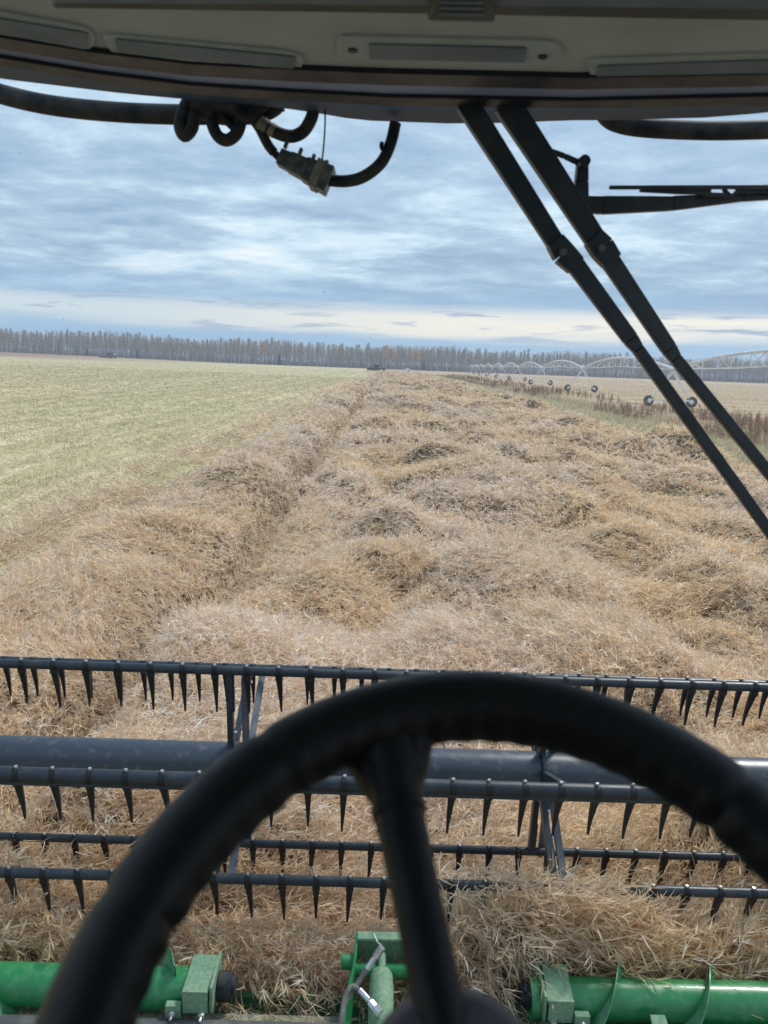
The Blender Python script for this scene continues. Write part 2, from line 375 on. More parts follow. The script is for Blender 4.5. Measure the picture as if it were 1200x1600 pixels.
# ------------------------------------------------------------------ the setting: ground
def build_ground():
    ys = np.concatenate([[-300, -60, -10], np.linspace(0, 60, 50), np.exp(np.linspace(math.log(62), math.log(6000), 60))])
    xs = np.concatenate([-np.exp(np.linspace(math.log(5000), math.log(32), 45)), np.linspace(-30, 34, 100), np.exp(np.linspace(math.log(36), math.log(5000), 45))])
    X, Y = np.meshgrid(xs, ys); Z = terrain(X, Y); V = np.stack([X, Y, Z], -1).reshape(-1, 3); w = len(xs)
    i, j = np.meshgrid(np.arange(len(ys) - 1), np.arange(w - 1), indexing='ij'); a = (i * w + j).ravel()
    F = np.stack([a, a + 1, a + w + 1, a + w], 1)
    m_ = bpy.data.materials.new('field_ground'); m_.use_nodes = True; t = m_.node_tree; b = t.nodes['Principled BSDF']; b.inputs['Roughness'].default_value = 0.95; b.inputs['Specular IOR Level'].default_value = 0.1
    tc = t.nodes.new('ShaderNodeTexCoord').outputs['Object']; sp = t.nodes.new('ShaderNodeSeparateXYZ'); t.links.new(tc, sp.inputs[0]); x, y, z = sp.outputs
    def smap(sx, sy, rz=0):
        mp = t.nodes.new('ShaderNodeMapping'); mp.inputs['Scale'].default_value = (sx, sy, 1); mp.inputs['Rotation'].default_value = (0, 0, rz); t.links.new(tc, mp.inputs[0]); return mp.outputs[0]
    big = NOISE(t, smap(0.05, 0.03, rad(12)), 1.0, 6, 0.65); mid = NOISE(t, smap(0.25, 0.6, rad(8)), 1.0, 5, 0.6); fine = NOISE(t, smap(3.0, 5.0), 1.0, 5, 0.7)
    rows = NOISE(t, smap(0.012, 0.42, rad(-6)), 1.0, 6, 0.65); drill = RAMP(t, MATH(t, 'SINE', MATH(t, 'MULTIPLY_ADD', x, 2.6, MATH(t, 'MULTIPLY', mid, 2.5))), [(0.35, 0.0), (0.9, 0.45)])
    st = MIX(t, RAMP(t, fine, [(0.35, 0.0), (0.65, 1.0)]), (0.17, 0.155, 0.08), (0.50, 0.45, 0.29))
    st = MIX(t, RAMP(t, mid, [(0.35, 0.0), (0.7, 0.6)]), st, (0.40, 0.37, 0.20))
    st = MIX(t, RAMP(t, rows, [(0.44, 0.0), (0.60, 0.65)]), st, (0.55, 0.48, 0.32))
    st = MIX(t, RAMP(t, big, [(0.44, 0.0), (0.62, 0.6)]), st, (0.58, 0.46, 0.30))
    tuft = NOISE(t, smap(1.6, 0.35, rad(5)), 1.0, 6, 0.7); swath = NOISE(t, smap(0.35, 0.006, rad(2)), 1.0, 3, 0.5)
    st = MIX(t, RAMP(t, tuft, [(0.42, 0.0), (0.60, 0.75)]), st, (0.60, 0.53, 0.36))
    st = MIX(t, RAMP(t, swath, [(0.47, 0.0), (0.58, 0.7)]), st, (0.36, 0.34, 0.17))
    st = MIX(t, drill, st, (0.27, 0.23, 0.12))
    # unharvested strip far left
    farf = MATH(t, 'MULTIPLY', RAMP(t, MATH(t, 'MULTIPLY', y, 0.001), [(0.395, 0.0), (0.41, 1.0)]), RAMP(t, MATH(t, 'MULTIPLY', x, -0.001), [(0.10, 0.0), (0.24, 1.0)]))
    st = MIX(t, farf, st, MIX(t, mid, (0.24, 0.15, 0.12), (0.31, 0.21, 0.15)))
    tan = MIX(t, RAMP(t, mid, [(0.35, 0.0), (0.65, 1.0)]), (0.30, 0.225, 0.15), (0.43, 0.33, 0.22))
    tan = MIX(t, RAMP(t, rows, [(0.45, 0.0), (0.58, 0.75)]), tan, (0.53, 0.42, 0.29))
    rowx = NOISE(t, smap(0.9, 0.01, rad(3)), 1.0, 3, 0.5)
    tan = MIX(t, RAMP(t, rowx, [(0.45, 0.0), (0.6, 0.35)]), tan, (0.24, 0.18, 0.12))
    dirt = MIX(t, fine, (0.20, 0.155, 0.11), (0.32, 0.26, 0.19))
    col = MIX(t, MATH(t, 'GREATER_THAN', x, -6.3), st, dirt)
    edge = MATH(t, 'ADD', x, MATH(t, 'MULTIPLY', mid, 1.5))
    col = MIX(t, MATH(t, 'GREATER_THAN', edge, 24.0), col, tan)
    # beyond the end of the standing crop
    col = MIX(t, MATH(t, 'MULTIPLY', RAMP(t, MATH(t, 'MULTIPLY', y, 0.001), [(0.325, 0.0), (0.345, 1.0)]), MATH(t, 'GREATER_THAN', x, -14.0)), col, tan)
    wood = RAMP(t, MATH(t, 'MULTIPLY', y, 0.001), [(0.628, 0.0), (0.645, 1.0)])
    col = MIX(t, wood, col, (0.12, 0.085, 0.07))
    t.links.new(col, b.inputs['Base Color'])
    bp = t.nodes.new('ShaderNodeBump'); bp.inputs['Strength'].default_value = 0.6; bp.inputs['Distance'].default_value = 0.05; t.links.new(fine, bp.inputs['Height']); t.links.new(bp.outputs[0], b.inputs['Normal'])
    o = bpy.data.objects.new('ground', mesh_np('ground', V, F, None, [m_])); C.objects.link(o); tag(o, kind='structure')
    o.data.polygons.foreach_set('use_smooth', [True] * len(o.data.polygons))
build_ground()

def build_track():
    # pale dirt track running along the ditch and off towards the wood
    cl = [(16.0, 60), (16.3, 100), (15.6, 122), (12.8, 135), (14.8, 150), (14.2, 200), (12.5, 300), (11, 420), (8, 600)]
    P = smoothpath([(a, b, 0) for a, b in cl], 8); V = []; F = []
    for i, p in enumerate(P):
        wdt = 1.6 + 0.9 * math.exp(-((p.y - 135) / 22) ** 2) + 0.0015 * p.y
        for s_ in (-1, -0.4, 0.4, 1):
            x = p.x + s_ * wdt; V.append((x, p.y, float(terrain(x, p.y)) + 0.03 + (0.02 if abs(s_) < 1 else 0)))
        if i: F += [((i - 1) * 4 + k, (i - 1) * 4 + k + 1, i * 4 + k + 1, i * 4 + k) for k in range(3)]
    me = mesh_np('dirt_track', np.array(V), np.array(F), None, [mat('pale_dirt', (0.46, 0.44, 0.40), 0.95, 0, 0.1, col2=(0.34, 0.31, 0.27), scale=0.6)])
    o = bpy.data.objects.new('dirt_track', me); C.objects.link(o); tag(o, kind='structure')
build_track()

# ------------------------------------------------------------------ standing crop: one tangled mass of dry pods
def build_crop():
    ys = np.exp(np.linspace(math.log(2.86), math.log(YEND), 520)); xs = np.linspace(XL - 0.4, XR + 0.6, 300)
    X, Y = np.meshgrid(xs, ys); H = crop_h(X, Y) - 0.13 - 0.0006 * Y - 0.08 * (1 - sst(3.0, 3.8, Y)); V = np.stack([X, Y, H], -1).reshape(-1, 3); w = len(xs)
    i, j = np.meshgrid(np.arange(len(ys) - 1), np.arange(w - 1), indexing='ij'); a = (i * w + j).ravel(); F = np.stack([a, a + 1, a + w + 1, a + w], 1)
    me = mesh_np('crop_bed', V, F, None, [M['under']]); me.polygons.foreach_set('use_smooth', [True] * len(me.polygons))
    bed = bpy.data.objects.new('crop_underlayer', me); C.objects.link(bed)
    size = lambda y: np.maximum(1.0, (y / 4.6)) ** 0.88
    parts = []
    def tone(x, y, n, base=None):
        g = sst(0.38, 0.62, fbm(x * 0.30 + 5, y * 0.16, 21, 3)); g2 = sst(0.42, 0.66, fbm(x * 0.5 + 50, y * 0.3, 27, 3)) * (0.40 + 0.75 * sst(-2.6, 0.0, x))
        g = np.maximum(g, 1.3 * (1 - sst(3.0, 5.0, y)))
        straw = pick([(0.84, 0.66, 0.47), (0.87, 0.72, 0.54), (0.76, 0.57, 0.39), (0.60, 0.43, 0.28), (0.90, 0.80, 0.66)], [4, 3, 3, 1.6, 1.2], n)
        grey = pick([(0.86, 0.70, 0.58), (0.89, 0.77, 0.66), (0.75, 0.59, 0.47), (0.91, 0.83, 0.73)], [4, 3, 2, 1], n)
        gold = pick([(0.89, 0.68, 0.44), (0.86, 0.63, 0.39), (0.90, 0.74, 0.52), (0.75, 0.55, 0.35)], [3, 3, 2, 1], n)
        r = rng.random(n); c = np.where((r < 0.15 + 0.6 * g)[:, None], straw, grey); r2 = rng.random(n)
        return np.where((r2 < 0.12 + 0.55 * g2)[:, None], gold, c)
    def racemes(nr, np_, y0, y1, zlo, zhi, L0, podL, podW, stemW, le=0.5):
        x, y = sample(nr, y0, y1, XL - 0.2, XR + 0.4, size); kk = (np.abs(x - FUR) > 0.17) | (y < 5) | (rng.random(nr) < .25); x, y = x[kk], y[kk]; nr = len(x); s = size(y)
        th = 2 * np.pi * 1.7 * fbm(x * 0.35, y * 0.26, 63, 3) + rng.normal(0, 0.4, nr)
        e = rng.normal(0.30, 0.42, nr); D = np.stack([np.cos(th) * np.cos(e), np.sin(th) * np.cos(e), np.sin(e)], 1)
        sc = s ** le; along = np.exp(-((x - FUR) / 0.5) ** 2)[:, None]; L = L0 * rng.uniform(0.6, 1.3, nr) * np.minimum(sc, 2.6)
        D = norm(D * np.concatenate([1 - .75 * along, np.ones_like(along), 1 - .4 * along], 1)); z = crop_h(x, y) + rng.uniform(zlo, zhi, nr) * np.minimum(sc, 2.0) - np.maximum(D[:, 2], 0) * L * 0.6; P = np.stack([x, y, z], 1) - D * (L * 0.5)[:, None] * [1, 1, 0]
        K = norm(rng.normal(size=(nr, 3))) * 0.3; K[:, 2] -= 0.18
        col = tone(x, y, nr)
        parts.append(strands(P, D, L, stemW * s, K, col * 0.8, 3, (1, 0.9, 0.7, 0.5)))
        t = (np.arange(np_)[None] + rng.random((nr, np_))) / np_; t = 0.15 + 0.85 * t
        c = P[:, None] + D[:, None] * (L[:, None] * t)[..., None] + K[:, None] * (L[:, None] * t * t)[..., None]
        tn = norm((D[:, None] + 2 * K[:, None] * t[..., None]).reshape(-1, 3)); rr = norm(np.cross(tn, rng.normal(size=tn.shape)))
        a = rng.uniform(0.35, 0.95, (len(tn), 1)); pd = norm(tn * np.cos(a) + rr * np.sin(a))
        sp_ = np.repeat(s, np_); lp = podL * rng.uniform(0.55, 1.3, len(tn)) * np.repeat(sc, np_); wp = podW * rng.uniform(0.7, 1.3, len(tn)) * sp_
        KK = norm(rng.normal(size=(len(tn), 3))) * rng.uniform(0.05, 0.32, (len(tn), 1))
        cc = np.repeat(col, np_, 0) * rng.uniform(0.86, 1.14, (len(tn), 1))
        parts.append(strands(c.reshape(-1, 3), pd, lp, wp, KK, np.clip(cc, 0, 0.92), 2))
    racemes(15000, 12, 2.82, 7.0, -0.13, 0.05, 0.26, 0.072, 0.0062, 0.0045)
    racemes(9000, 7, 2.85, 5.0, -0.18, 0.03, 0.24, 0.085, 0.0075, 0.005)
    racemes(120000, 8, 5.5, YEND, -0.11, 0.04, 0.25, 0.064, 0.0044, 0.0032, 0.33)
    racemes(6000, 10, 2.80, 3.6, -0.14, 0.04, 0.22, 0.070, 0.0062, 0.0045)
    # loose long stems
    n = 16000; x, y = sample(n, 2.85, 60, XL, XR, size); s = size(y); th = rng.uniform(0, 6.28, n); e = rng.normal(0.12, 0.35, n)
    D = np.stack([np.cos(th) * np.cos(e), np.sin(th) * np.cos(e), np.sin(e)], 1); L = rng.uniform(0.15, 0.45, n) * s ** 0.25
    P = np.stack([x, y, crop_h(x, y) - rng.uniform(0.0, 0.12, n) - np.maximum(D[:, 2], 0) * L * .7], 1)
    K = norm(rng.normal(size=(n, 3))) * 0.35; parts.append(strands(P, D, L, 0.0036 * s, K, tone(x, y, n) * 0.85, 4, (1, 1, .9, .8, .6)))
    V, F, c = join(parts); print('crop verts', len(V))
    o = bpy.data.objects.new('canola_crop', mesh_np('canola_crop', V, F, c, [M['strand']])); C.objects.link(o)
    tag(o, 'tangled mass of ripe tan canola pods lying in swirls ahead of the machine', 'crop', kind='stuff')
    bed.parent = o; bed['kind'] = 'stuff'
build_crop()

def upright(n, y0, y1, x0, x1, size, L, Wd, pal, wts, lean=0.25, z0=0.0, clump=None, bend=0.3, patch=None, spread=.62, segs=2):
    x, y = sample(n, y0, y1, x0, x1, size, spread)
    if clump is not None:
        k = clump(x, y) > rng.random(n); x, y = x[k], y[k]; n = len(x)
    s = size(y); D = norm(np.concatenate([rng.normal(0, lean, (n, 2)), np.ones((n, 1))], 1))
    l = rng.uniform(L[0], L[1], n); P = np.stack([x, y, terrain(x, y) + z0], 1); K = rng.normal(0, bend, (n, 3)); K[:, 2] = -np.abs(K[:, 2]) * .5
    return strands(P, D, l, Wd * s, K, pick(pal, wts, n), segs)

def build_stubble():
    size = lambda y: np.maximum(1.0, y / 9.0) ** 0.95
    def rowc(x, y):
        r = 0.5 + 0.5 * np.cos(x * 2 * np.pi / 0.6 + 1.4 * fbm(x * .1, y * .1, 4, 2)); pt = fbm(x * 0.8, y * 0.22, 51, 3)
        return np.clip((0.15 + 0.85 * r ** 2) * (0.15 + 1.4 * sst(.38, .62, pt)), 0, 1) * sst(-6.4, -7.6, x)
    a = upright(90000, 6, 420, -320, -6.3, size, (0.07, 0.22), 0.014, [(0.64, 0.57, 0.38), (0.54, 0.49, 0.30), (0.34, 0.33, 0.18), (0.80, 0.71, 0.53)], [4, 2.5, 1.2, 3], 0.25, 0, rowc, segs=1)
    # low green regrowth between the rows
    b = upright(45000, 6, 300, -220, -6.3, size, (0.04, 0.12), 0.018, [(0.34, 0.34, 0.17), (0.47, 0.43, 0.25), (0.28, 0.28, 0.14)], [3, 3, 1], 0.8, 0, lambda x, y: sst(.42, .62, fbm(x * .5, y * .35, 8, 3)), segs=1)
    # flat chaff
    n = 50000; x, y = sample(n, 6, 200, -150, -6.2, size); s = size(y); th = rng.uniform(0, 6.28, n); D = norm(np.stack([np.cos(th), np.sin(th), rng.normal(0.1, .15, n)], 1))
    cc = upright(1, 6, 7, -8, -7, size, (.1, .1), .01, [(0.5, .4, .3)], [1])
    P = np.stack([x, y, terrain(x, y) + rng.uniform(.01, .06, n)], 1)
    ch = strands(P, D, rng.uniform(.05, .18, n) * s ** .6, .010 * s, rng.normal(0, .15, (n, 3)), pick([(0.66, 0.58, 0.42), (0.52, 0.45, 0.30), (.42, .36, .22)], [3, 2, 1], n), 1)
    V, F, c = join([a, b, cc, ch]); o = bpy.data.objects.new('stubble', mesh_np('stubble', V, F, c, [M['leafy']])); C.objects.link(o)
    tag(o, 'short pale yellow-green stubble covering the harvested field on the left', 'stubble', kind='stuff')
    # ragged windrow of chopped straw along the crop edge
    def hh(x, y):
        cx = -7.1 + 0.5 * (fbm(y * .25, y * 0, 15, 3) - .5) * 2; return 0.20 * np.exp(-((x - cx) / 0.55) ** 2) * (0.05 + 1.5 * sst(.38, .68, fbm(x * .6, y * .45, 91, 3)))
    n = 60000; size2 = lambda y: np.maximum(1.0, y / 7.0) ** 0.95
    x, y = sample(n, 6, 160, -8.7, -5.8, size2); s = size2(y); th = rng.uniform(0, 6.28, n); e = rng.normal(.15, .35, n)
    D = np.stack([np.cos(th) * np.cos(e), np.sin(th) * np.cos(e), np.sin(e)], 1); h = hh(x, y)
    k = ((h > 0.04) & (rng.random(n) < .6)) | (rng.random(n) < .13); P = np.stack([x, y, h * rng.uniform(.4, 1.1, n) + .02], 1)
    V, F, c = strands(P[k], D[k], (rng.uniform(.08, .28, n) * s ** .6)[k], (.008 * s)[k], rng.normal(0, .2, (n, 3))[k], pick([(0.74, 0.60, 0.44), (0.80, 0.68, 0.50), (.64, .50, .35), (.46, .35, .24), (.86, .77, .62)], [3, 2, 2, 1, .8], n)[k], 2)
    o = bpy.data.objects.new('straw_windrow', mesh_np('straw_windrow', V, F, c, [M['strand']])); C.objects.link(o)
    tag(o, 'ragged low row of chopped tan straw between stubble and standing crop', 'straw', kind='stuff')
build_stubble()

def build_verge():
    size = lambda y: np.maximum(1.0, y / 9.0) ** 0.95
    g = upright(60000, 14, 330, 12.6, 18.0, size, (0.35, 0.85), 0.010, [(0.44, 0.43, 0.25), (0.36, 0.38, 0.20), (0.64, 0.53, 0.36), (0.72, 0.60, 0.43)], [2.4, 1.6, 3, 4], 0.28, 0, lambda x, y: .35 + .9 * fbm(x * .5, y * .12, 12, 3), .5)
    g2 = upright(35000, 14, 330, 12.4, 24.5, size, (0.25, 0.6), 0.009, [(0.66, 0.53, 0.38), (0.54, 0.43, 0.29), (0.42, 0.41, 0.24)], [3, 3, 1.5], 0.3, 0, None, .5)
    V, F, c = join([g, g2]); o = bpy.data.objects.new('grass', mesh_np('grass', V, F, c, [M['leafy']])); C.objects.link(o)
    tag(o, 'greenish and straw-coloured tall grass strip right of the canola', 'grass', kind='stuff')
    # reddish dead weeds along the ditch
    x, y = sample(3600, 22, 300, 18.5, 29.0, lambda y: np.maximum(1, y / 30) ** .8)
    k = (fbm(x * .35, y * .09, 33, 3) > .44) & (rng.random(len(x)) < .85); x, y = x[k], y[k]; n = len(x); parts = []; H = rng.uniform(.6, 1.25, n)
    P = np.stack([x, y, terrain(x, y)], 1); D = norm(np.concatenate([rng.normal(0, .12, (n, 2)), np.ones((n, 1))], 1)); s = np.maximum(1, y / 25) ** .8
    cb = pick([(0.20, 0.12, 0.09), (0.27, 0.17, 0.12), (0.32, 0.22, 0.15), (.36, .29, .19)], [3, 3, 2, 1.5], n)
    parts.append(strands(P, D, H, .018 * s, rng.normal(0, .08, (n, 3)), cb, 2, (1, .7, .4)))
    m_ = 22; t = rng.uniform(.25, 1, (n, m_)); c0 = (P[:, None] + D[:, None] * (H[:, None] * t)[..., None]).reshape(-1, 3)
    DD = norm(np.repeat(D, m_, 0) * .6 + rng.normal(0, .7, (n * m_, 3))); sp_ = np.repeat(s, m_)
    parts.append(strands(c0, DD, rng.uniform(.06, .22, n * m_) * sp_ ** .4, .017 * sp_, rng.normal(0, .2, (n * m_, 3)), np.repeat(cb, m_, 0) * rng.uniform(.7, 1.35, (n * m_, 1)), 1))
    V, F, c = join([a for a in parts]); o = bpy.data.objects.new('dead_weeds', mesh_np('dead_weeds', V, F, c, [M['leafy']])); C.objects.link(o)
    tag(o, 'patchy reddish-brown dead weeds along the ditch in front of the irrigation rig', 'weeds', kind='stuff')
    # cut stubble of the field under the irrigation rig
    f = upright(60000, 40, 420, 26, 330, size, (0.06, 0.16), 0.011, [(0.52, 0.41, 0.28), (0.62, 0.50, 0.35), (.40, .30, .20)], [3, 3, 2], .3, 0, lambda x, y: sst(.3, .6, fbm(x * .05, y * .5, 29, 3)), segs=1)
    V, F, c = f; o = bpy.data.objects.new('stubble', mesh_np('field_stubble', V, F, c, [M['leafy']])); C.objects.link(o)
    tag(o, 'low tan stubble in streaks on the field under the irrigation rig', 'stubble', kind='stuff')
build_verge()

# ------------------------------------------------------------------ wood on the horizon
def wood_y(x): return 655 + 0.03 * x + 6 * math.sin(x * .02)
def tree_geo(seed, h=18.0, twigs=190, kind='bare', tr=0.17):
    """trunk strips/tube + crown of twigs; returns trunk MB and crown arrays"""
    r = np.random.default_rng(seed); mb = MB(); k = 6
    pts = [(0.25 * math.sin(i * .8 + seed), 0.25 * math.cos(i * .7 + seed), h * i / k) for i in range(k + 1)]; pts[0] = (0, 0, -0.3)
    mb.tube(pts, [tr * (1.15 - i / k * 0.95) for i in range(k + 1)], 6)
    n = twigs; t = r.uniform(0.38, 1.0, n) ** 0.8; t = np.clip(t, .3, 1)
    base = np.stack([np.interp(t * k, range(k + 1), [p[a] for p in pts]) for a in range(3)], 1)
    az = r.uniform(0, 6.28, n); up = r.uniform(0.5, 1.25, n)
    D = np.stack([np.cos(az) * np.cos(up), np.sin(az) * np.cos(up), np.sin(up)], 1)
    L = (2.6 * (1.12 - t) + .9) * r.uniform(.6, 1.2, n)
    return mb, base, D, L
def crown_mesh(name, seed, h, kind):
    r = np.random.default_rng(seed + 100); mb, base, D, L = tree_geo(seed, h)
    n = len(L); cb = np.array([(0.31, 0.27, 0.24)] * n) * r.uniform(.7, 1.4, (n, 1))
    parts = [strands(base, D, L, np.full(n, .12), r.normal(0, .12, (n, 3)) + [0, 0, .12], cb, 2, (1, .7, .3))]
    # finer twigs off the ends
    m_ = 5; b2 = (base[:, None] + D[:, None] * (L[:, None] * r.uniform(.35, 1, (n, m_)))[..., None]).reshape(-1, 3)
    D2 = norm(np.repeat(D, m_, 0) + r.normal(0, .5, (n * m_, 3))); parts.append(strands(b2, D2, r.uniform(.5, 1.3, n * m_), np.full(n * m_, .09), r.normal(0, .1, (n * m_, 3)), np.array([(0.38, 0.32, 0.26)] * (n * m_)) * r.uniform(.7, 1.4, (n * m_, 1)), 1))
    if kind != 'bare':
        nl = 2600 if kind == 'gold' else 330
        j = r.integers(0, n, nl); q = base[j] + D[j] * (L[j] * r.uniform(.3, 1.1, nl))[:, None] + r.normal(0, .25, (nl, 3))
        pal = {'gold': (0.90, 0.42, 0.04), 'tint': (0.58, 0.42, 0.13)}[kind]
        parts.append(strands(q, norm(r.normal(size=(nl, 3))), r.uniform(.2, .42, nl), np.full(nl, .34), r.normal(0, .1, (nl, 3)), np.array([pal] * nl) * r.uniform(.6, 1.35, (nl, 1)), 1))
    V, F, c = join(parts); return mesh_np(name, V, F, c, [M['twig']]), mb
def build_wood():
    protos = []
    for i, (h, kind) in enumerate([(18.0, 'bare'), (19.0, 'bare'), (17.0, 'bare'), (18.5, 'tint'), (19.5, 'bare'), (18, 'tint')]):
        cm, mb = crown_mesh('crown', i * 3 + 1, h, kind); protos.append((mb.mesh('trunk', M['bark'] if i != 2 else M['bark_grey']), cm, kind))
    gold = crown_mesh('crown', 51, 18, 'gold'); gold = (gold[1].mesh('trunk', M['bark']), gold[0], 'gold')
    def put(p, x, y, s, label, cat='tree', group=None, name='aspen_tree'):
        o = empty(name, (x, y, float(terrain(x, y))), random.uniform(0, 6.28), label, cat, group); o.scale = (s, s, s * random.uniform(.92, 1.08))
        for nm, me in (('trunk', p[0]), ('crown', p[1])):
            c = bpy.data.objects.new(nm, me); C.objects.link(c); c.parent = o
        return o
    n = 230
    for i in range(n):
        x = -430 + 860 * (i + random.uniform(.1, .9)) / n; y = wood_y(x) + random.uniform(-3, 5); p = protos[random.choice((0, 1, 2, 3, 4, 5, 0, 1))]
        lb = 'tall bare aspen with a pale trunk in the front row of the distant wood' if p[2] == 'bare' else 'aspen holding a few yellowish leaves in the front row of the distant wood'
        put(p, x, y, random.uniform(.86, 1.05), lb, group='bare aspens along the edge of the wood' if p[2] == 'bare' else 'leaf-tipped aspens along the edge of the wood')
    for px, s, lb in ((603, .95, 'golden-leaved aspen left of the other golden ones, above the far white truck'), (616, .8, 'shorter golden-leaved aspen second from the left above the far white truck'),
                      (641, .9, 'orange-gold aspen third from the left, just right of the far white truck'), (654, .85, 'rightmost orange-gold aspen near the middle of the distant wood'), (412, .95, 'lone golden aspen in the left half of the distant wood')):
        d = ray(px, 575); y = wood_y(0) - 12; put(gold, d.x / d.y * y, y, s, lb)
    # dark spruces
    def spruce(x, y, h, lb):
        r = np.random.default_rng(int(x * 7) & 1023); o = empty('spruce_tree', (x, y, float(terrain(x, y))), 0, lb, 'tree')
        mb = MB(); mb.tube([(0, 0, -.2), (0, 0, h)], [.16, .03], 6); mb.build('trunk', M['bark_grey'], o); n = 900; t = r.uniform(.06, 1, n); az = r.uniform(0, 6.28, n)
        P = np.stack([0 * t, 0 * t, t * h], 1); D = norm(np.stack([np.cos(az), np.sin(az), np.full(n, -.25)], 1)); L = (1 - t) * h * .23 + .3
        V, F, c = strands(P, D, L * r.uniform(.7, 1.1, n), np.full(n, .38), r.normal(0, .05, (n, 3)), np.array([(0.07, 0.10, 0.08)] * n) * r.uniform(.6, 1.5, (n, 1)), 2, (.4, 1, .3))
        c_ = bpy.data.objects.new('crown', mesh_np('crown', V, F, c, [M['twig']])); C.objects.link(c_); c_.parent = o
    for px, h, lb in ((137, 6.5, 'small dark spruce before the wood, left of the far green combine'), (216, 8, 'dark spruce at the wood edge just right of the leftmost far combine'), (436, 10, 'dark spruce among bare trunks in the left half of the wood'), (662, 9, 'dark spruce among bare trunks right of the golden aspens')):
        d = ray(px, 575); y = wood_y(0) - 8; spruce(d.x / d.y * y, y, h, lb)
    # the rest of the wood: one mass
    parts = []; r = np.random.default_rng(5); nt_ = 6500; xs = r.uniform(-470, 470, nt_); dy = r.uniform(4, 75, nt_) ** 1.0; hs = r.uniform(14, 20, nt_) + 1.6 * np.sin(xs * .045) + 1.0 * np.sin(xs * .13 + 1)
    ys = np.array([wood_y(a) for a in xs]) + dy; z = terrain(xs, ys); P = np.stack([xs, ys, z], 1); D = norm(np.concatenate([r.normal(0, .02, (nt_, 2)), np.ones((nt_, 1))], 1))
    pale = (r.random(nt_) < .35)[:, None]; cb = np.where(pale, [(0.72, 0.71, 0.71)], [(0.27, 0.245, 0.25)]) * r.uniform(.7, 1.2, (nt_, 1))
    for _ in range(2): parts.append(strands(P, D, hs, np.full(nt_, .34), np.zeros((nt_, 3)), cb, 1, (1, .25)))
    m_ = 30; t = r.uniform(.22, 1, (nt_, m_)) ** .8; b = (P[:, None] + D[:, None] * (hs[:, None] * t)[..., None]).reshape(-1, 3); az = r.uniform(0, 6.28, nt_ * m_); up = r.uniform(.5, 1.3, nt_ * m_)
    DD = np.stack([np.cos(az) * np.cos(up), np.sin(az) * np.cos(up), np.sin(up)], 1); tt = t.ravel()
    cc = np.where((r.random(nt_) < .2).repeat(m_)[:, None], [(0.55, 0.40, 0.17)], [(0.33, 0.29, 0.265)]) * r.uniform(.7, 1.35, (nt_ * m_, 1))
    parts.append(strands(b, DD, (2.2 * (1.15 - tt) + .8) * r.uniform(.6, 1.2, nt_ * m_), np.full(nt_ * m_, .24), r.normal(0, .1, (nt_ * m_, 3)), cc, 1, (1, .4)))
    # brushy floor of the wood
    nb = 26000; x = r.uniform(-470, 470, nb); y = np.array([wood_y(a) for a in x]) + r.uniform(0, 70, nb) ** 1.0; Pb = np.stack([x, y, terrain(x, y)], 1)
    parts.append(strands(Pb, norm(np.concatenate([r.normal(0, .35, (nb, 2)), np.ones((nb, 1))], 1)), r.uniform(.8, 6.5, nb), np.full(nb, .26), r.normal(0, .1, (nb, 3)), np.array([(0.24, 0.18, 0.17)] * nb) * r.uniform(.6, 1.4, (nb, 1)), 1, (1, .4)))
    V, F, c = join(parts); o = bpy.data.objects.new('woodland', mesh_np('woodland', V, F, c, [M['twig']])); C.objects.link(o)
    tag(o, 'deep grey bare aspen wood stretching across the horizon', 'woodland', kind='stuff')
build_wood()

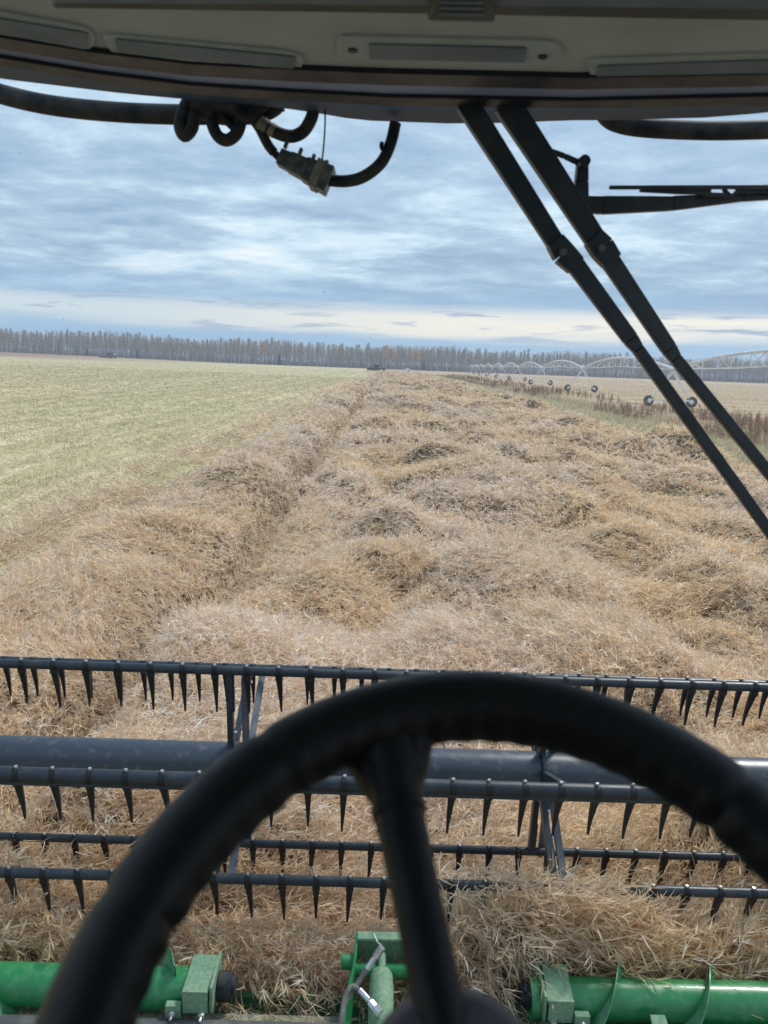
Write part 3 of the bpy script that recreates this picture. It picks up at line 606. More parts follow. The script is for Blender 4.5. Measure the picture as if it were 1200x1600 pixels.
# ------------------------------------------------------------------ centre-pivot irrigation rig
def wheel_mb(r_, w, n=18):
    t = MB(); t.tube([(-w / 2, 0, 0), (-w * .3, 0, 0), (w * .3, 0, 0), (w / 2, 0, 0)], [r_ * .93, r_, r_, r_ * .93], n)
    h = MB(); h.tube([(-w / 2 - .02, 0, 0), (w / 2 + .02, 0, 0)], r_ * .42, 14); return t, h
def build_pivot():
    S_, d0, b, a = 54.0, 90.0, 65 / 1200, 27.75
    def pos(d): return Vector((a + b * d, d, 0))
    root = empty('irrigation_rig', pos(d0), 0, 'long galvanised centre-pivot irrigation rig on wheeled towers crossing the right field', 'irrigation rig'); base = root.location.copy()
    dirv = (pos(200) - pos(100)).normalized(); side = Vector((dirv.y, -dirv.x, 0)); up = Vector((0, 0, 1)); HT = 4.35
    tm, hm = wheel_mb(0.64, 0.34); tme = tm.mesh('tyre', M['tyre']); hme = hm.mesh('hub', M['galv'])
    ds = [d0 + S_ * i for i in range(-1, 10)]
    tower0 = None
    def tower_mb():
        t = MB(); e1, e2 = side * 2.3, side * -2.3
        for e in (e1, e2):
            for o_ in (-.45, .45): t.tube([e + up * .8, up * (HT - .25) + dirv * o_], .075, 6)
            t.tube([e * .62 + up * (.8 + (HT - 1.05) * .38) - dirv * 0, e * .62 + up * (.8 + (HT - 1.05) * .38) + dirv * .5], .03, 5)
        t.bar(e1 * 1.12 + up * .78, e2 * 1.12 + up * .78, .16, .2)
        t.bar(e1 * .45 + up * 2.9, e2 * .45 + up * 2.9, .05, .05)
        t.box(up * (HT + .42), (.32, .32, .42)); t.tube([up * (HT), up * (HT + .3)], .05, 6)
        return t
    tme_ = tower_mb().mesh('tower', M['galv'])
    for d in ds:
        p = pos(d) - base; tw = bpy.data.objects.new('tower', tme_); C.objects.link(tw); tw.parent = root; tw.location = p
        for e in (1, -1):
            for nm, me in (('tyre', tme), ('hub', hme)):
                w = bpy.data.objects.new(nm, me); C.objects.link(w); w.parent = tw; w.location = side * (2.45 * e) + up * .66
                w.rotation_euler = (0, 0, math.atan2(dirv.y, dirv.x) - 0.35 * e)
    for i in range(len(ds)):
        A = pos(ds[i]) - base + up * HT; B = pos(ds[i] + S_) - base + up * HT; last = i == len(ds) - 1
        if last: B = A + (B - A) * .35
        K = 16; arch = 1.55 if not last else .2; pip = [A.lerp(B, k / K) + up * (arch * 4 * (k / K) * (1 - k / K)) for k in range(K + 1)]
        s_ = MB(); s_.tube(pip, .15, 8); s_.build('pipe', M['galv'], root)
        if last: continue
        tr = MB(); J = 7; rod = {}
        for sg in (-1, 1):
            prev = A - up * .1
            for j in range(1, J):
                f = j / J; top = A.lerp(B, f) + up * (arch * 4 * f * (1 - f)); low = top - up * (1.25 * min(1, 4 * f * (1 - f) * 1.15)) + side * (sg * .62)
                tr.tube([prev, low], .035, 4); rod[(sg, j)] = low; prev = low
                for o_ in (-1.6, 1.6):
                    f2 = f + o_ / S_; tp = A.lerp(B, f2) + up * (arch * 4 * f2 * (1 - f2)); tr.tube([low, tp], .05, 4)
            tr.tube([prev, B - up * .1], .022, 4)
        for j in range(1, J): tr.tube([rod[(1, j)], rod[(-1, j)]], .035, 4)
        tr.build('truss', M['galv'], root)
        if i > 4: continue
        for j in range(1, 12):
            dr = MB()
            f = j / 12; top = A.lerp(B, f) + up * (arch * 4 * f * (1 - f)); q = top + side * .25
            dr.tube([top, q + up * .15, q - up * .3, Vector((q.x, q.y, 1.9))], .011, 4); dr.tube([Vector((q.x, q.y, 1.9)), Vector((q.x, q.y, 1.62))], .06, 5)
            dr.build('sprinkler_drop', M['galv'], root)
build_pivot()

# ------------------------------------------------------------------ far machines
M['farg'] = mat('far_green_paint', (0.025, 0.10, 0.05), 0.5, col2=(0.05, 0.13, 0.08), scale=1.0)
def build_combine(loc, rz, label, s=1.0):
    o = empty('combine_harvester', loc, rz, label, 'combine'); o.scale = (s, s, s)
    b = MB(); b.prism([(-1.3, -2.6, 1.2), (-1.3, 2.2, 1.2), (-1.3, 2.2, 3.2), (-1.3, -1.8, 3.4), (-1.3, -2.9, 2.4)], (2.6, 0, 0)); b.build('body', M['farg'], o, .05)
    c = MB(); c.prism([(-.8, 2.2, 1.9), (-.8, 3.5, 2.0), (-.8, 3.8, 3.5), (-.8, 2.2, 3.6)], (1.6, 0, 0)); c.build('cab', M['dglass'], o, .05)
    c = MB(); c.box((0, 3.0, 3.68), (1.9, 1.9, .16)); c.build('cab_roof', M['white'], o, .04)
    c = MB(); c.prism([(-1.5, -1.4, 3.3), (-1.5, 1.9, 3.3), (-1.7, 2.1, 3.95), (-1.7, -1.6, 3.95)], (3.2, 0, 0)); c.build('grain_tank', M['green_dark'], o, .04)
    c = MB(); c.tube([(-1.5, 1.6, 3.5), (-1.8, -3.2, 3.7), (-1.8, -3.6, 3.3)], .18, 8); c.build('unloading_auger', M['farg'], o)
    c = MB(); c.box((0, 5.4, .75), (10.5, 1.1, .75)); c.tube([(-5, 6.1, 1.3), (5, 6.1, 1.3)], .5, 6); c.prism([(-.7, 3.2, 1.3), (-.7, 4.9, .6), (-.7, 4.9, 1.1), (-.7, 3.2, 2.0)], (1.4, 0, 0)); c.build('header', M['rubber'], o)
    for x, y, r_ in ((-1.7, 2.0, .95), (1.7, 2.0, .95), (-1.4, -2.0, .65), (1.4, -2.0, .65)):
        w = MB(); w.tube([(x - .3, y, r_), (x + .3, y, r_)], r_, 18); wo = w.build('wheel', M['tyre'], o)
        h = MB(); h.tube([(x - .32, y, r_), (x + .32, y, r_)], r_ * .45, 12); h.build('rim', M['yellow'], wo)
def ground_at(px, d):
    r_ = ray(px, 570); x = r_.x / r_.y * d; return (x, d, float(terrain(x, d)))
build_combine(ground_at(175, 545), rad(75), 'small green combine harvester far off across the stubble at left')
build_combine(ground_at(589, 440), rad(178), 'green combine facing us at the far end of the stubble edge')
def build_truck(loc):
    o = empty('pickup_truck', loc, rad(70), 'small white truck parked before the wood beyond the canola', 'truck')
    b = MB(); b.prism([(-.95, -2.7, .55), (-.95, 2.6, .55), (-.95, 2.65, 1.15), (-.95, 1.2, 1.3), (-.95, .6, 1.95), (-.95, -.9, 1.98), (-.95, -1.1, 1.3), (-.95, -2.7, 1.25)], (1.9, 0, 0)); b.build('body', M['white'], o, .06)
    g = MB(); g.prism([(-.97, 1.05, 1.32), (-.97, .58, 1.85), (-.97, -.8, 1.86), (-.97, -.95, 1.32)], (1.94, 0, 0)); g.build('windows', M['dglass'], o)
    for x in (-.85, .85):
        for y in (-1.7, 1.75):
            w = MB(); w.tube([(x - .14, y, .4), (x + .14, y, .4)], .4, 14); w.build('wheel', M['tyre'], o)
build_truck(ground_at(635, 520))
def build_dust():
    pass

# ------------------------------------------------------------------ the header in front of the cab
YAW = rad(0.85); OX = 0.0
def hp(x, y, z):      # machine frame -> world, for measured points
    return Matrix.Rotation(YAW, 4, 'Z') @ Vector((x, y, z))
hdr = empty('header_frame', (0.055, 2.5, -0.05), YAW, 'green and grey steel back of the harvesting header with a lift cylinder bracket', 'header')
HB = Vector((0.055, 2.5, -0.05))
def L_(p):            # world point -> local to the header group
    return (Matrix.Rotation(-YAW, 4, 'Z') @ (Vector(p) - HB))
rq = Vector((0, 3.50, 1.635))
reel = empty('reel', (rq.x, rq.y, rq.z), YAW, 'black six-bat pick-up reel with hanging plastic tines and thick centre tube', 'reel')
def build_reel():
    R_ = 0.56; XW = 3.1
    t = MB(); t.tube([(-XW, 0, 0), (XW, 0, 0)], .105, 40); ct = t.build('centre_tube', M['tube_paint'], reel)
    sp_x = [-2.2, -.705, .82, 2.3]
    # bars in the reel's own frame (y forward, z up), angle from +y
    angs = [97, 157, 216, 276, 337, 28.5]
    rads = [.52, .60, .535, .47, .55, .60]
    dia = [.0215, .031, .0225, .0205, .0215, .0215]
    tm = MB()
    def tine(rt, ln):
        tm = MB(); tm.cur = 0; w = .013
        tm.tube([(-w, 0, 0), (w, 0, 0)], rt + .0025, 18)                      # clip round the bar
        tm.box((0, -.004, -rt - .004), (.034, .018, .026))
        d = Vector((0, .13, -.99)).normalized(); a_ = Vector((0, 0, -rt - .012)); k = 5; pr = None
        for i in range(k):
            f0, f1 = i / k, (i + 1) / k; sw = lambda f: .030 * (1 - f) + .008 * f
            cv = lambda f: a_ + d * (ln * f) + Vector((0, .014 * math.sin(f * 2.2), 0))
            tm.bar(cv(f0), cv(f1), sw(f0), .014 * (1 - f0) + .006, (0, 1, 0), sw(f1), .014 * (1 - f1) + .006)
        tm.cur = 1; tm.tube([(0, -.004, rt + .002), (0, -.004, rt + .0105)], .0075, 6)
        return tm.mesh('tine', [M['tine'], M['bolt']])
    cand = []
    for bi, (an, rr, rt) in enumerate(zip(angs, rads, dia)):
        y, z = rr * math.cos(rad(an)), rr * math.sin(rad(an)); b = MB(); b.tube([(-XW, 0, 0), (XW, 0, 0)], rt, 22)
        if bi == 1: b.box((0, .004, -.022), (XW * 2, .052, .03))
        bo = b.build('bat', M['black_paint'], reel); bo.location = (0, y, z)
        tm = tine(rt, .192); ph = {0: -.015, 1: .02, 2: .055, 3: .0, 4: .04, 5: .07}[bi]
        for k in range(-20, 21):
            x = k * .1515 + ph
            if abs(x) > XW - .03: continue
            w = hp(x, y, z) + rq; v = w - CAM; dz = v.dot(CF); px = 600 + 1200 * v.dot(CR) / dz; py = 800 - 1200 * v.dot(CU) / dz
            vis = 0 if -30 < px < 1230 else 5
            cand.append((vis + {1: 0, 2: .1, 0: .2, 3: .3, 5: .4, 4: 2}[bi] + abs(px - 600) / 10000, bo, tm, x))
    cand.sort(key=lambda c: c[0])
    rnd = random.Random(3)
    for s_, bo, tm, x in cand[:100]:
        t = bpy.data.objects.new('tine', tm); C.objects.link(t); t.parent = bo; t.location = (x, 0, 0); t.rotation_euler = (rad(rnd.uniform(-4, 4)), rad(rnd.uniform(-2.5, 2.5)), rad(rnd.uniform(-6, 6)))
    bars = {}
    for s_, bo, tm, x in cand[100:]: bars.setdefault(bo.name, (bo, tm, []))[2].append(x)
    bm = bmesh.new()
    for bo, tm, xs in bars.values():
        for x in xs:
            n0 = len(bm.verts); bm.from_mesh(tm); bm.verts.ensure_lookup_table()
            for v in bm.verts[n0:]: v.co += Vector((x, 0, 0)) + bo.location
    me = bpy.data.meshes.new('tine_rest'); bm.to_mesh(me); bm.free(); me.materials.append(M['tine']); me.materials.append(M['bolt'])
    t = bpy.data.objects.new('far_tines', me); C.objects.link(t); t.parent = reel; t['kind'] = 'stuff'
    for xs in sp_x:
        dsc = MB(); dsc.tube([(xs - .006, 0, 0), (xs + .006, 0, 0)], .135, 24); dsc.build('spider_disc', M['black_paint'], reel)
        ecc = Vector((0, .045, -.05))
        for bi, (an, rr) in enumerate(zip(angs, rads)):
            p = Vector((0, rr * math.cos(rad(an)), rr * math.sin(rad(an)))); u = p.normalized()
            a_ = MB(); a_.bar(u * .09 + Vector((xs, 0, 0)), p + Vector((xs, 0, 0)) + u * .012, .045, .028, (1, 0, 0), .034, .028)
            a_.bar(u * .3 + Vector((xs + .012, 0, 0)), p + Vector((xs + .012, 0, 0)), .018, .02, (1, 0, 0))
            a_.cur = 1
            for f in (.84, .35): a_.tube([p * f + Vector((xs - .012, 0, 0)), p * f + Vector((xs + .03, 0, 0))], .008, 6)
            a_.build('spider_arm', [M['black_paint'], M['bolt']], reel)
            q = p + ecc * 1.0; g = MB(); xo = xs + .062; g.bar(Vector((xo, 0, 0)) + ecc + u * .10, Vector((xo, 0, 0)) + q, .030, .024, (1, 0, 0), .026, .024)
            g.bar(Vector((xo + .004, 0, 0)) + ecc + u * .10, Vector((xo + .004, 0, 0)) + q, .008, .034, (1, 0, 0))
            g.bar(Vector((xo, 0, 0)) + q, Vector((xo, 0, 0)) + p, .03, .008, (1, 0, 0)); g.cur = 1; g.tube([Vector((xo - .01, 0, 0)) + q, Vector((xo + .012, 0, 0)) + q], .010, 8)
            g.build('control_link', [M['steel_grey'], M['bolt']], reel)
build_reel()

def build_augers():
    ry, rz_, rt, rf = 2.76, 1.03, .083, .148
    def auger(x0, x1, hand, label, ph, fa, fb):
        o = empty('cross_auger', tuple(Matrix.Rotation(YAW, 4, 'Z') @ Vector(((x0 + x1) / 2, ry, rz_))), YAW, label, 'auger'); c = (x0 + x1) / 2
        t = MB(); t.tube([(x0 - c, 0, 0), (x1 - c, 0, 0)], rt, 40); t.build('tube', M['green'], o)
        f = MB(); pitch = .385; n = int((fb - fa) / pitch * 36); inn = []; b = 0
        for i in range(n + 1):
            x = fa - c + (fb - fa) * i / n; a = hand * 2 * math.pi * (x + c) / pitch + ph; ca, sa = math.cos(a), math.sin(a)
            f.v += [(x - .002, ca * (rt - .004), sa * (rt - .004)), (x - .002, ca * rf, sa * rf), (x + .002, ca * rf, sa * rf), (x + .002, ca * (rt - .004), sa * (rt - .004))]
            if i:
                q = (i - 1) * 4
                for j in range(4):
                    k = (j + 1) % 4; f.face((q + j, q + k, q + 4 + k, q + 4 + j))
        f.build('flighting', M['green_edge'], o)
    # where the ends fall in the photograph: left tube ends by x=-0.66, right one starts at 0.64
    auger(-3.2, -.60, 1, 'green cross auger with spiral flighting on the left of the header', 1.35, -3.18, -.74)
    auger(.72, 3.2, -1, 'green cross auger with spiral flighting on the right of the header', .35, .86, 3.18)
build_augers()

def build_header():
    def H(nm, mb, mt, bev=.0): return mb.build(nm, mt, hdr, bev)
    # everything below in the header's local frame: x right, y from 2.5 m ahead, z height
    t = MB(); t.tube([(-3.3, .10, 1.02), (-.14, .10, 1.02)], .052, 24); H('back_tube', t, M['beam']); t = MB(); t.tube([(.60, .10, 1.02), (3.3, .10, 1.02)], .052, 24); H('back_tube', t, M['beam'])
    t = MB(); t.box((-1.76, .185, 1.0), (3.2, .07, .014)); t.box((1.9, .185, .985), (2.5, .07, .014)); H('dusty_ledge', t, M['dust_ledge'], .003)
    t = MB(); t.box((0, .35, .62), (6.6, .03, .72)); t.box((0, .66, .42), (6.6, .62, .03)); t.box((0, .05, .62), (6.6, .04, .6)); H('back_sheet', t, M['green_dark'])
    # auger end brackets
    def bracket(x, sx, bear):
        t = MB(); y, z = .27, 1.09
        t.prism([(x - .055, y - .11, z + .055), (x + .05, y - .11, z + .055), (x + .06, y + .06, z + .085), (x - .045, y + .06, z + .085)], (0, 0, .012))
        t.box((x, y - .115, z + .03), (.10, .012, .10)); t.box((x + sx * .062, y - .01, z + .03), (.012, .20, .12)); t.box((x - sx * .085, y - .12, z - .02), (.06, .03, .09))
        t.cur = 1
        for dx, dz in ((-.085 * sx, -.005), (.03 * sx, -.01)): t.tube([(x + dx, y - .15, z + dz), (x + dx, y - .11, z + dz)], .014, 8); t.tube([(x + dx, y - .17, z + dz), (x + dx, y - .11, z + dz)], .007, 6)
        t.build('auger_bracket', [M['green_dusty'], M['bolt']], hdr, .002)
        b = MB(); b.tube([(x + sx * .07, y, z + .0), (x + sx * .125, y, z + .0)], .058, 20); b.tube([(x + sx * .12, y, z), (x + sx * .145, y, z)], .042, 16); b.build('bearing_housing', M['rubber'], hdr, .003)
    bracket(-.735, 1, 1); bracket(.735, -1, 1)
    t = MB(); t.prism([(1.08, -.02, 1.06), (1.16, -.02, 1.06), (1.15, .14, 1.12), (1.09, .14, 1.12)], (0, 0, .01)); t.box((1.085, .05, 1.03), (.01, .16, .12)); t.box((1.16, .05, 1.03), (.01, .16, .12)); t.build('support_bracket', M['green_dusty'], hdr, .002)
    # centre bracket with its lift cylinder, measured from the photograph
    def q(px, py, Y): return L_(atY(px, py, Y))
    # side plates
    def plate(name, pts, off, mt):
        t = MB(); t.prism(pts, off); t.build(name, mt, hdr, .002)
    x0 = -.105; x1 = .175
    prof = [(.42, 1.235), (.335, 1.21), (.29, 1.185), (.19, 1.105), (.0, 1.03), (-.3, .95), (-.3, .80), (.1, .84), (.42, 1.05)]
    prof2 = [(y, z) for y, z in prof]
    plate('side_plate', [(x0 if y > .30 else x0 - .035 * min(1, (.30 - y) / .09), y, z) for y, z in prof2], (.012, 0, 0), M['green'])
    plate('side_plate', [(x1 if y > .30 else x1 + .03 * min(1, (.30 - y) / .09), y, z) for y, z in prof2], (.012, 0, 0), M['green'])
    t = MB(); t.box(((x0 + x1) / 2 + .005, .405, 1.232), (x1 - x0 - .012, .045, .012)); t.box(((x0 + x1) / 2 + .005, .43, 1.13), (x1 - x0 - .012, .012, .18)); t.build('top_plate', M['green_dusty'], hdr, .002)
    t = MB(); t.tube([(x0 - .055, .345, 1.155), (x0, .345, 1.155)], .030, 18); t.tube([(x0, .33, 1.13), (x1, .33, 1.13)], .028, 18); t.build('pivot_pin', M['green'], hdr, .003)
    t = MB(); t.box((.03, .05, .93), (.27, .75, .012)); t.build('bracket_floor', M['green_dark'], hdr)
    t = MB(); ca = Vector((.012, .30, 1.165)); cb = Vector((.0, -.45, .97)); u = (cb - ca).normalized()
    t.tube([ca, ca + u * .012, ca + u * .03, ca + u * .07, ca + u * .072, cb], [.020, .037, .046, .047, .050, .050], 28); t.tube([ca - u * .07, ca], .016, 14); cy = t.build('lift_cylinder', M['green_dusty'], hdr)
    # hoses and fittings
    f1 = q(597, 1480, 2.72); f2 = q(574, 1513, 2.70); h1 = smoothpath([f2, q(560, 1535, 2.67), q(543, 1560, 2.62), q(533, 1590, 2.56), q(530, 1625, 2.5)])
    t = MB(); t.tube(h1, .0105, 12); t.tube(smoothpath([q(560, 1545, 2.64), q(548, 1542, 2.64), q(538, 1562, 2.6), q(534, 1590, 2.54), q(530, 1625, 2.48)]), .0105, 12); t.build('hydraulic_hose', M['hose'], hdr)
    t = MB(); t.tube([f2, f2.lerp(f1, .45)], .0125, 12); t.tube([f2.lerp(f1, .45), f2.lerp(f1, .55)], .010, 10); t.tube([f2.lerp(f1, .55), f1], .015, 6)
    t.build('hose_fitting', M['bolt'], hdr); t = MB()
    g1 = q(562, 1547, 2.64); g2 = q(579, 1566, 2.6); g3 = q(594, 1584, 2.56)
    t.tube([g1, g1.lerp(g2, .8)], .0125, 12); t.tube([g1.lerp(g2, .8), g2], .010, 8); t.tube([g2, g2.lerp(g3, .5)], .016, 6); t.tube([g2.lerp(g3, .5), g3], .018, 8); t.build('hose_fitting', M['bolt'], hdr)
    t = MB(); t.tube(smoothpath([q(584, 1458, 2.80), q(590, 1472, 2.76), q(596, 1477, 2.74), q(592, 1488, 2.7)]), .0028, 6); t.build('tie_wire', M['bolt'], hdr)
build_header()

def build_litter():
    """broken pods and straw lying on the header's ledges"""
    def pile(cx, cy, cz, n, sx, sy, hz, label):
        x = rng.normal(0, sx, n); y = rng.normal(0, sy, n); h = hz * np.exp(-(x / sx) ** 2 * .6 - (y / sy) ** 2 * .6); th = rng.uniform(0, 6.28, n); e = rng.normal(.1, .25, n)
        D = np.stack([np.cos(th) * np.cos(e), np.sin(th) * np.cos(e), np.sin(e)], 1); w = np.array([tuple(hp(a + cx, b_ + cy, 0)) for a, b_ in zip(x, y)]); P = w + np.stack([0 * x, 0 * x, cz + h * rng.random(n)], 1)
        V, F, c = strands(P - D * .03, D, rng.uniform(.03, .08, n), np.full(n, .004), rng.normal(0, .2, (n, 3)), pick([(.72, .6, .42), (.8, .7, .52), (.52, .4, .26)], [3, 2, 1], n), 2)
        o = bpy.data.objects.new('broken_straw', mesh_np('broken_straw', V, F, c, [M['strand']])); C.objects.link(o); tag(o, label, 'straw', kind='stuff')
    pile(-.70, 2.66, .95, 420, .07, .022, .045, 'small heap of broken straw under the left auger bracket')
    pile(.80, 2.64, .96, 700, .08, .03, .055, 'heap of broken straw under the right auger bracket')
    pile(-.3, 2.69, .958, 160, .3, .02, .01, 'scattered straw bits on the dusty ledge left of the lift cylinder')
    pile(-1.4, 2.69, .958, 260, .5, .02, .01, 'scattered straw bits on the far left of the dusty ledge')
    pile(1.6, 2.67, .945, 300, .5, .025, .012, 'scattered straw bits on the dusty ledge below the right auger')
build_litter()
def build_caught():
    for cx, cy, cz, n, sx, lb in ((.52, 3.06, 1.33, 260, .16, 'broken canola stems draped over the lowest reel bat beside the wheel spoke'), (-1.62, 3.30, 1.20, 120, .10, 'few pale stems caught on the lower reel bats at far left'), (1.05, 3.05, 1.31, 170, .2, 'dry stems caught over the lowest reel bat at right')):
        a = rng.normal(0, sx, n); b_ = rng.normal(0, .05, n); w = np.array([tuple(hp(cx + i, cy + j, 0)) for i, j in zip(a, b_)]); P = w + np.stack([0 * a, 0 * a, cz + rng.normal(0, .03, n)], 1)
        th = rng.uniform(0, 6.28, n); e = rng.normal(0.1, .6, n); D = np.stack([np.cos(th) * np.cos(e), np.sin(th) * np.cos(e), np.sin(e)], 1); K = rng.normal(0, .25, (n, 3)); K[:, 2] -= .35; L = rng.uniform(.05, .17, n)
        V, F, c = strands(P - D * (L * .5)[:, None], D, L, np.full(n, .0048), K, pick([(.80, .66, .48), (.86, .75, .58), (.62, .48, .33)], [3, 2, 1], n), 3)
        o = bpy.data.objects.new('caught_straw', mesh_np('caught_straw', V, F, c, [M['strand']])); C.objects.link(o); tag(o, lb, 'straw', kind='stuff')
build_caught()

# ------------------------------------------------------------------ steering wheel
def build_wheel():
    cx, cy, d, tilt, tw = .0606, .2639, .343, .787, .0716
    toW = lambda v: CR * v[0] - CU * v[1] + CF * v[2]
    e2 = Vector((0, -math.cos(tilt), math.sin(tilt))); e1 = Vector((math.cos(tw), 0, math.sin(tw))); e1 = (e1 - e2 * e1.dot(e2)).normalized()
    E1, E2 = toW(e1).normalized(), toW(e2).normalized(); EN = E1.cross(E2).normalized(); Cc = CAM + toW((cx, cy, d))
    if EN.dot(CAM - Cc) < 0: EN = -EN
    root = empty('steering_wheel', Cc, 0, 'black rubber-rimmed steering wheel close in front at the bottom', 'steering wheel')
    R_, r0, n, k = .2, .0225, 240, 20; mb = MB()
    for i in range(n):
        a = 2 * math.pi * i / n; ca, sa = math.cos(a), math.sin(a); rd = E1 * ca + E2 * sa
        seam = 0.0
        for s0 in (45, 128, 158, 205, 300): seam += math.exp(-((math.degrees(a) - s0) / 1.1) ** 2)
        for j in range(k):
            b = 2 * math.pi * j / k; cb, sb = math.cos(b), math.sin(b)
            groove = .0016 * max(0, -cb) ** 2 * (0.5 + .5 * math.cos(a * 64)) if 0 < a < math.pi * 2 else 0
            rr = r0 * (1 - .10 * seam) - groove + .0008 * math.cos(3 * b)
            mb.v.append(tuple(rd * (R_ + rr * cb) + EN * (rr * sb * .92)))
    for i in range(n):
        for j in range(k):
            i2, j2 = (i + 1) % n, (j + 1) % k; mb.face((i * k + j, i2 * k + j, i2 * k + j2, i * k + j2))
    mb.build('rim', M['wheel'], root)
    # spoke from the rim to the hub, flaring where it meets the rim
    p0 = atD(590, 1130, .485) - Cc; p1 = atD(612, 1185, .468) - Cc; p2 = atD(622, 1260, .445) - Cc; p3 = atD(655, 1420, .400) - Cc; p4 = atD(700, 1640, .355) - Cc
    P = smoothpath([p0, p1, p2, p3, p4], 8); m_ = len(P) - 1
    rs = [(.036 * (1 - f * 7) + .0205 * f * 7) if f < 1 / 7 else (.0205 - .0075 * min(1, (f - 1 / 7) * 1.6)) * (1.0) for f in (i / m_ for i in range(m_ + 1))]
    rs = [float(np.interp(i / m_, [0, .25, .5, .75, 1], [.027, .021, .0148, .0130, .0124])) for i in range(m_ + 1)]
    t = MB(); t.tube(P, rs, 24); t.tube([P[16], P[17]], [.0162, .0156], 24)
    for pts in (((530, 1142, .484), (575, 1180, .472), (606, 1240, .452), (625, 1300, .434)), ((672, 1112, .488), (640, 1155, .474), (632, 1220, .456), (632, 1300, .434))):
        t.tube(smoothpath([atD(*a) - Cc for a in pts], 6), [.015] * 10 + [.014, .013, .012, .011, .010, .009, .008, .008, .007], 16)
    t.build('spoke', M['wheel'], root)
    for px, py, dd in ((1480, 1560, .32), (90, 2300, .2)):
        q = atD(px, py, dd) - Cc
    for ang in (200, 340):
        a = rad(ang); q = (E1 * math.cos(a) + E2 * math.sin(a)) * R_; t = MB(); t.tube([q, q * .5 - EN * .03, -EN * .045], [.018, .014, .013], 16); t.build('spoke', M['wheel'], root)
    hc = atD(716, 1716, .345) - Cc; t = MB()
    prof = [(.0, .047), (.012, .046), (.020, .044), (.028, .037), (.032, .022), (.033, .0)]
    b = 32; base = len(t.v)
    for h_, r_ in prof:
        for j in range(b): aa = 2 * math.pi * j / b; t.v.append(tuple(hc + (E1 * math.cos(aa) + E2 * math.sin(aa)) * max(r_, .0005) + EN * (h_ - .02)))
    for i in range(len(prof) - 1):
        for j in range(b): j2 = (j + 1) % b; t.face((i * b + j, i * b + j2, (i + 1) * b + j2, (i + 1) * b + j))
    t.build('hub', M['hub'], root)
    t = MB(); t.tube([hc - EN * .02, hc - EN * .7], [.04, .05], 20); t.build('steering_column', M['cab'], root)
build_wheel()

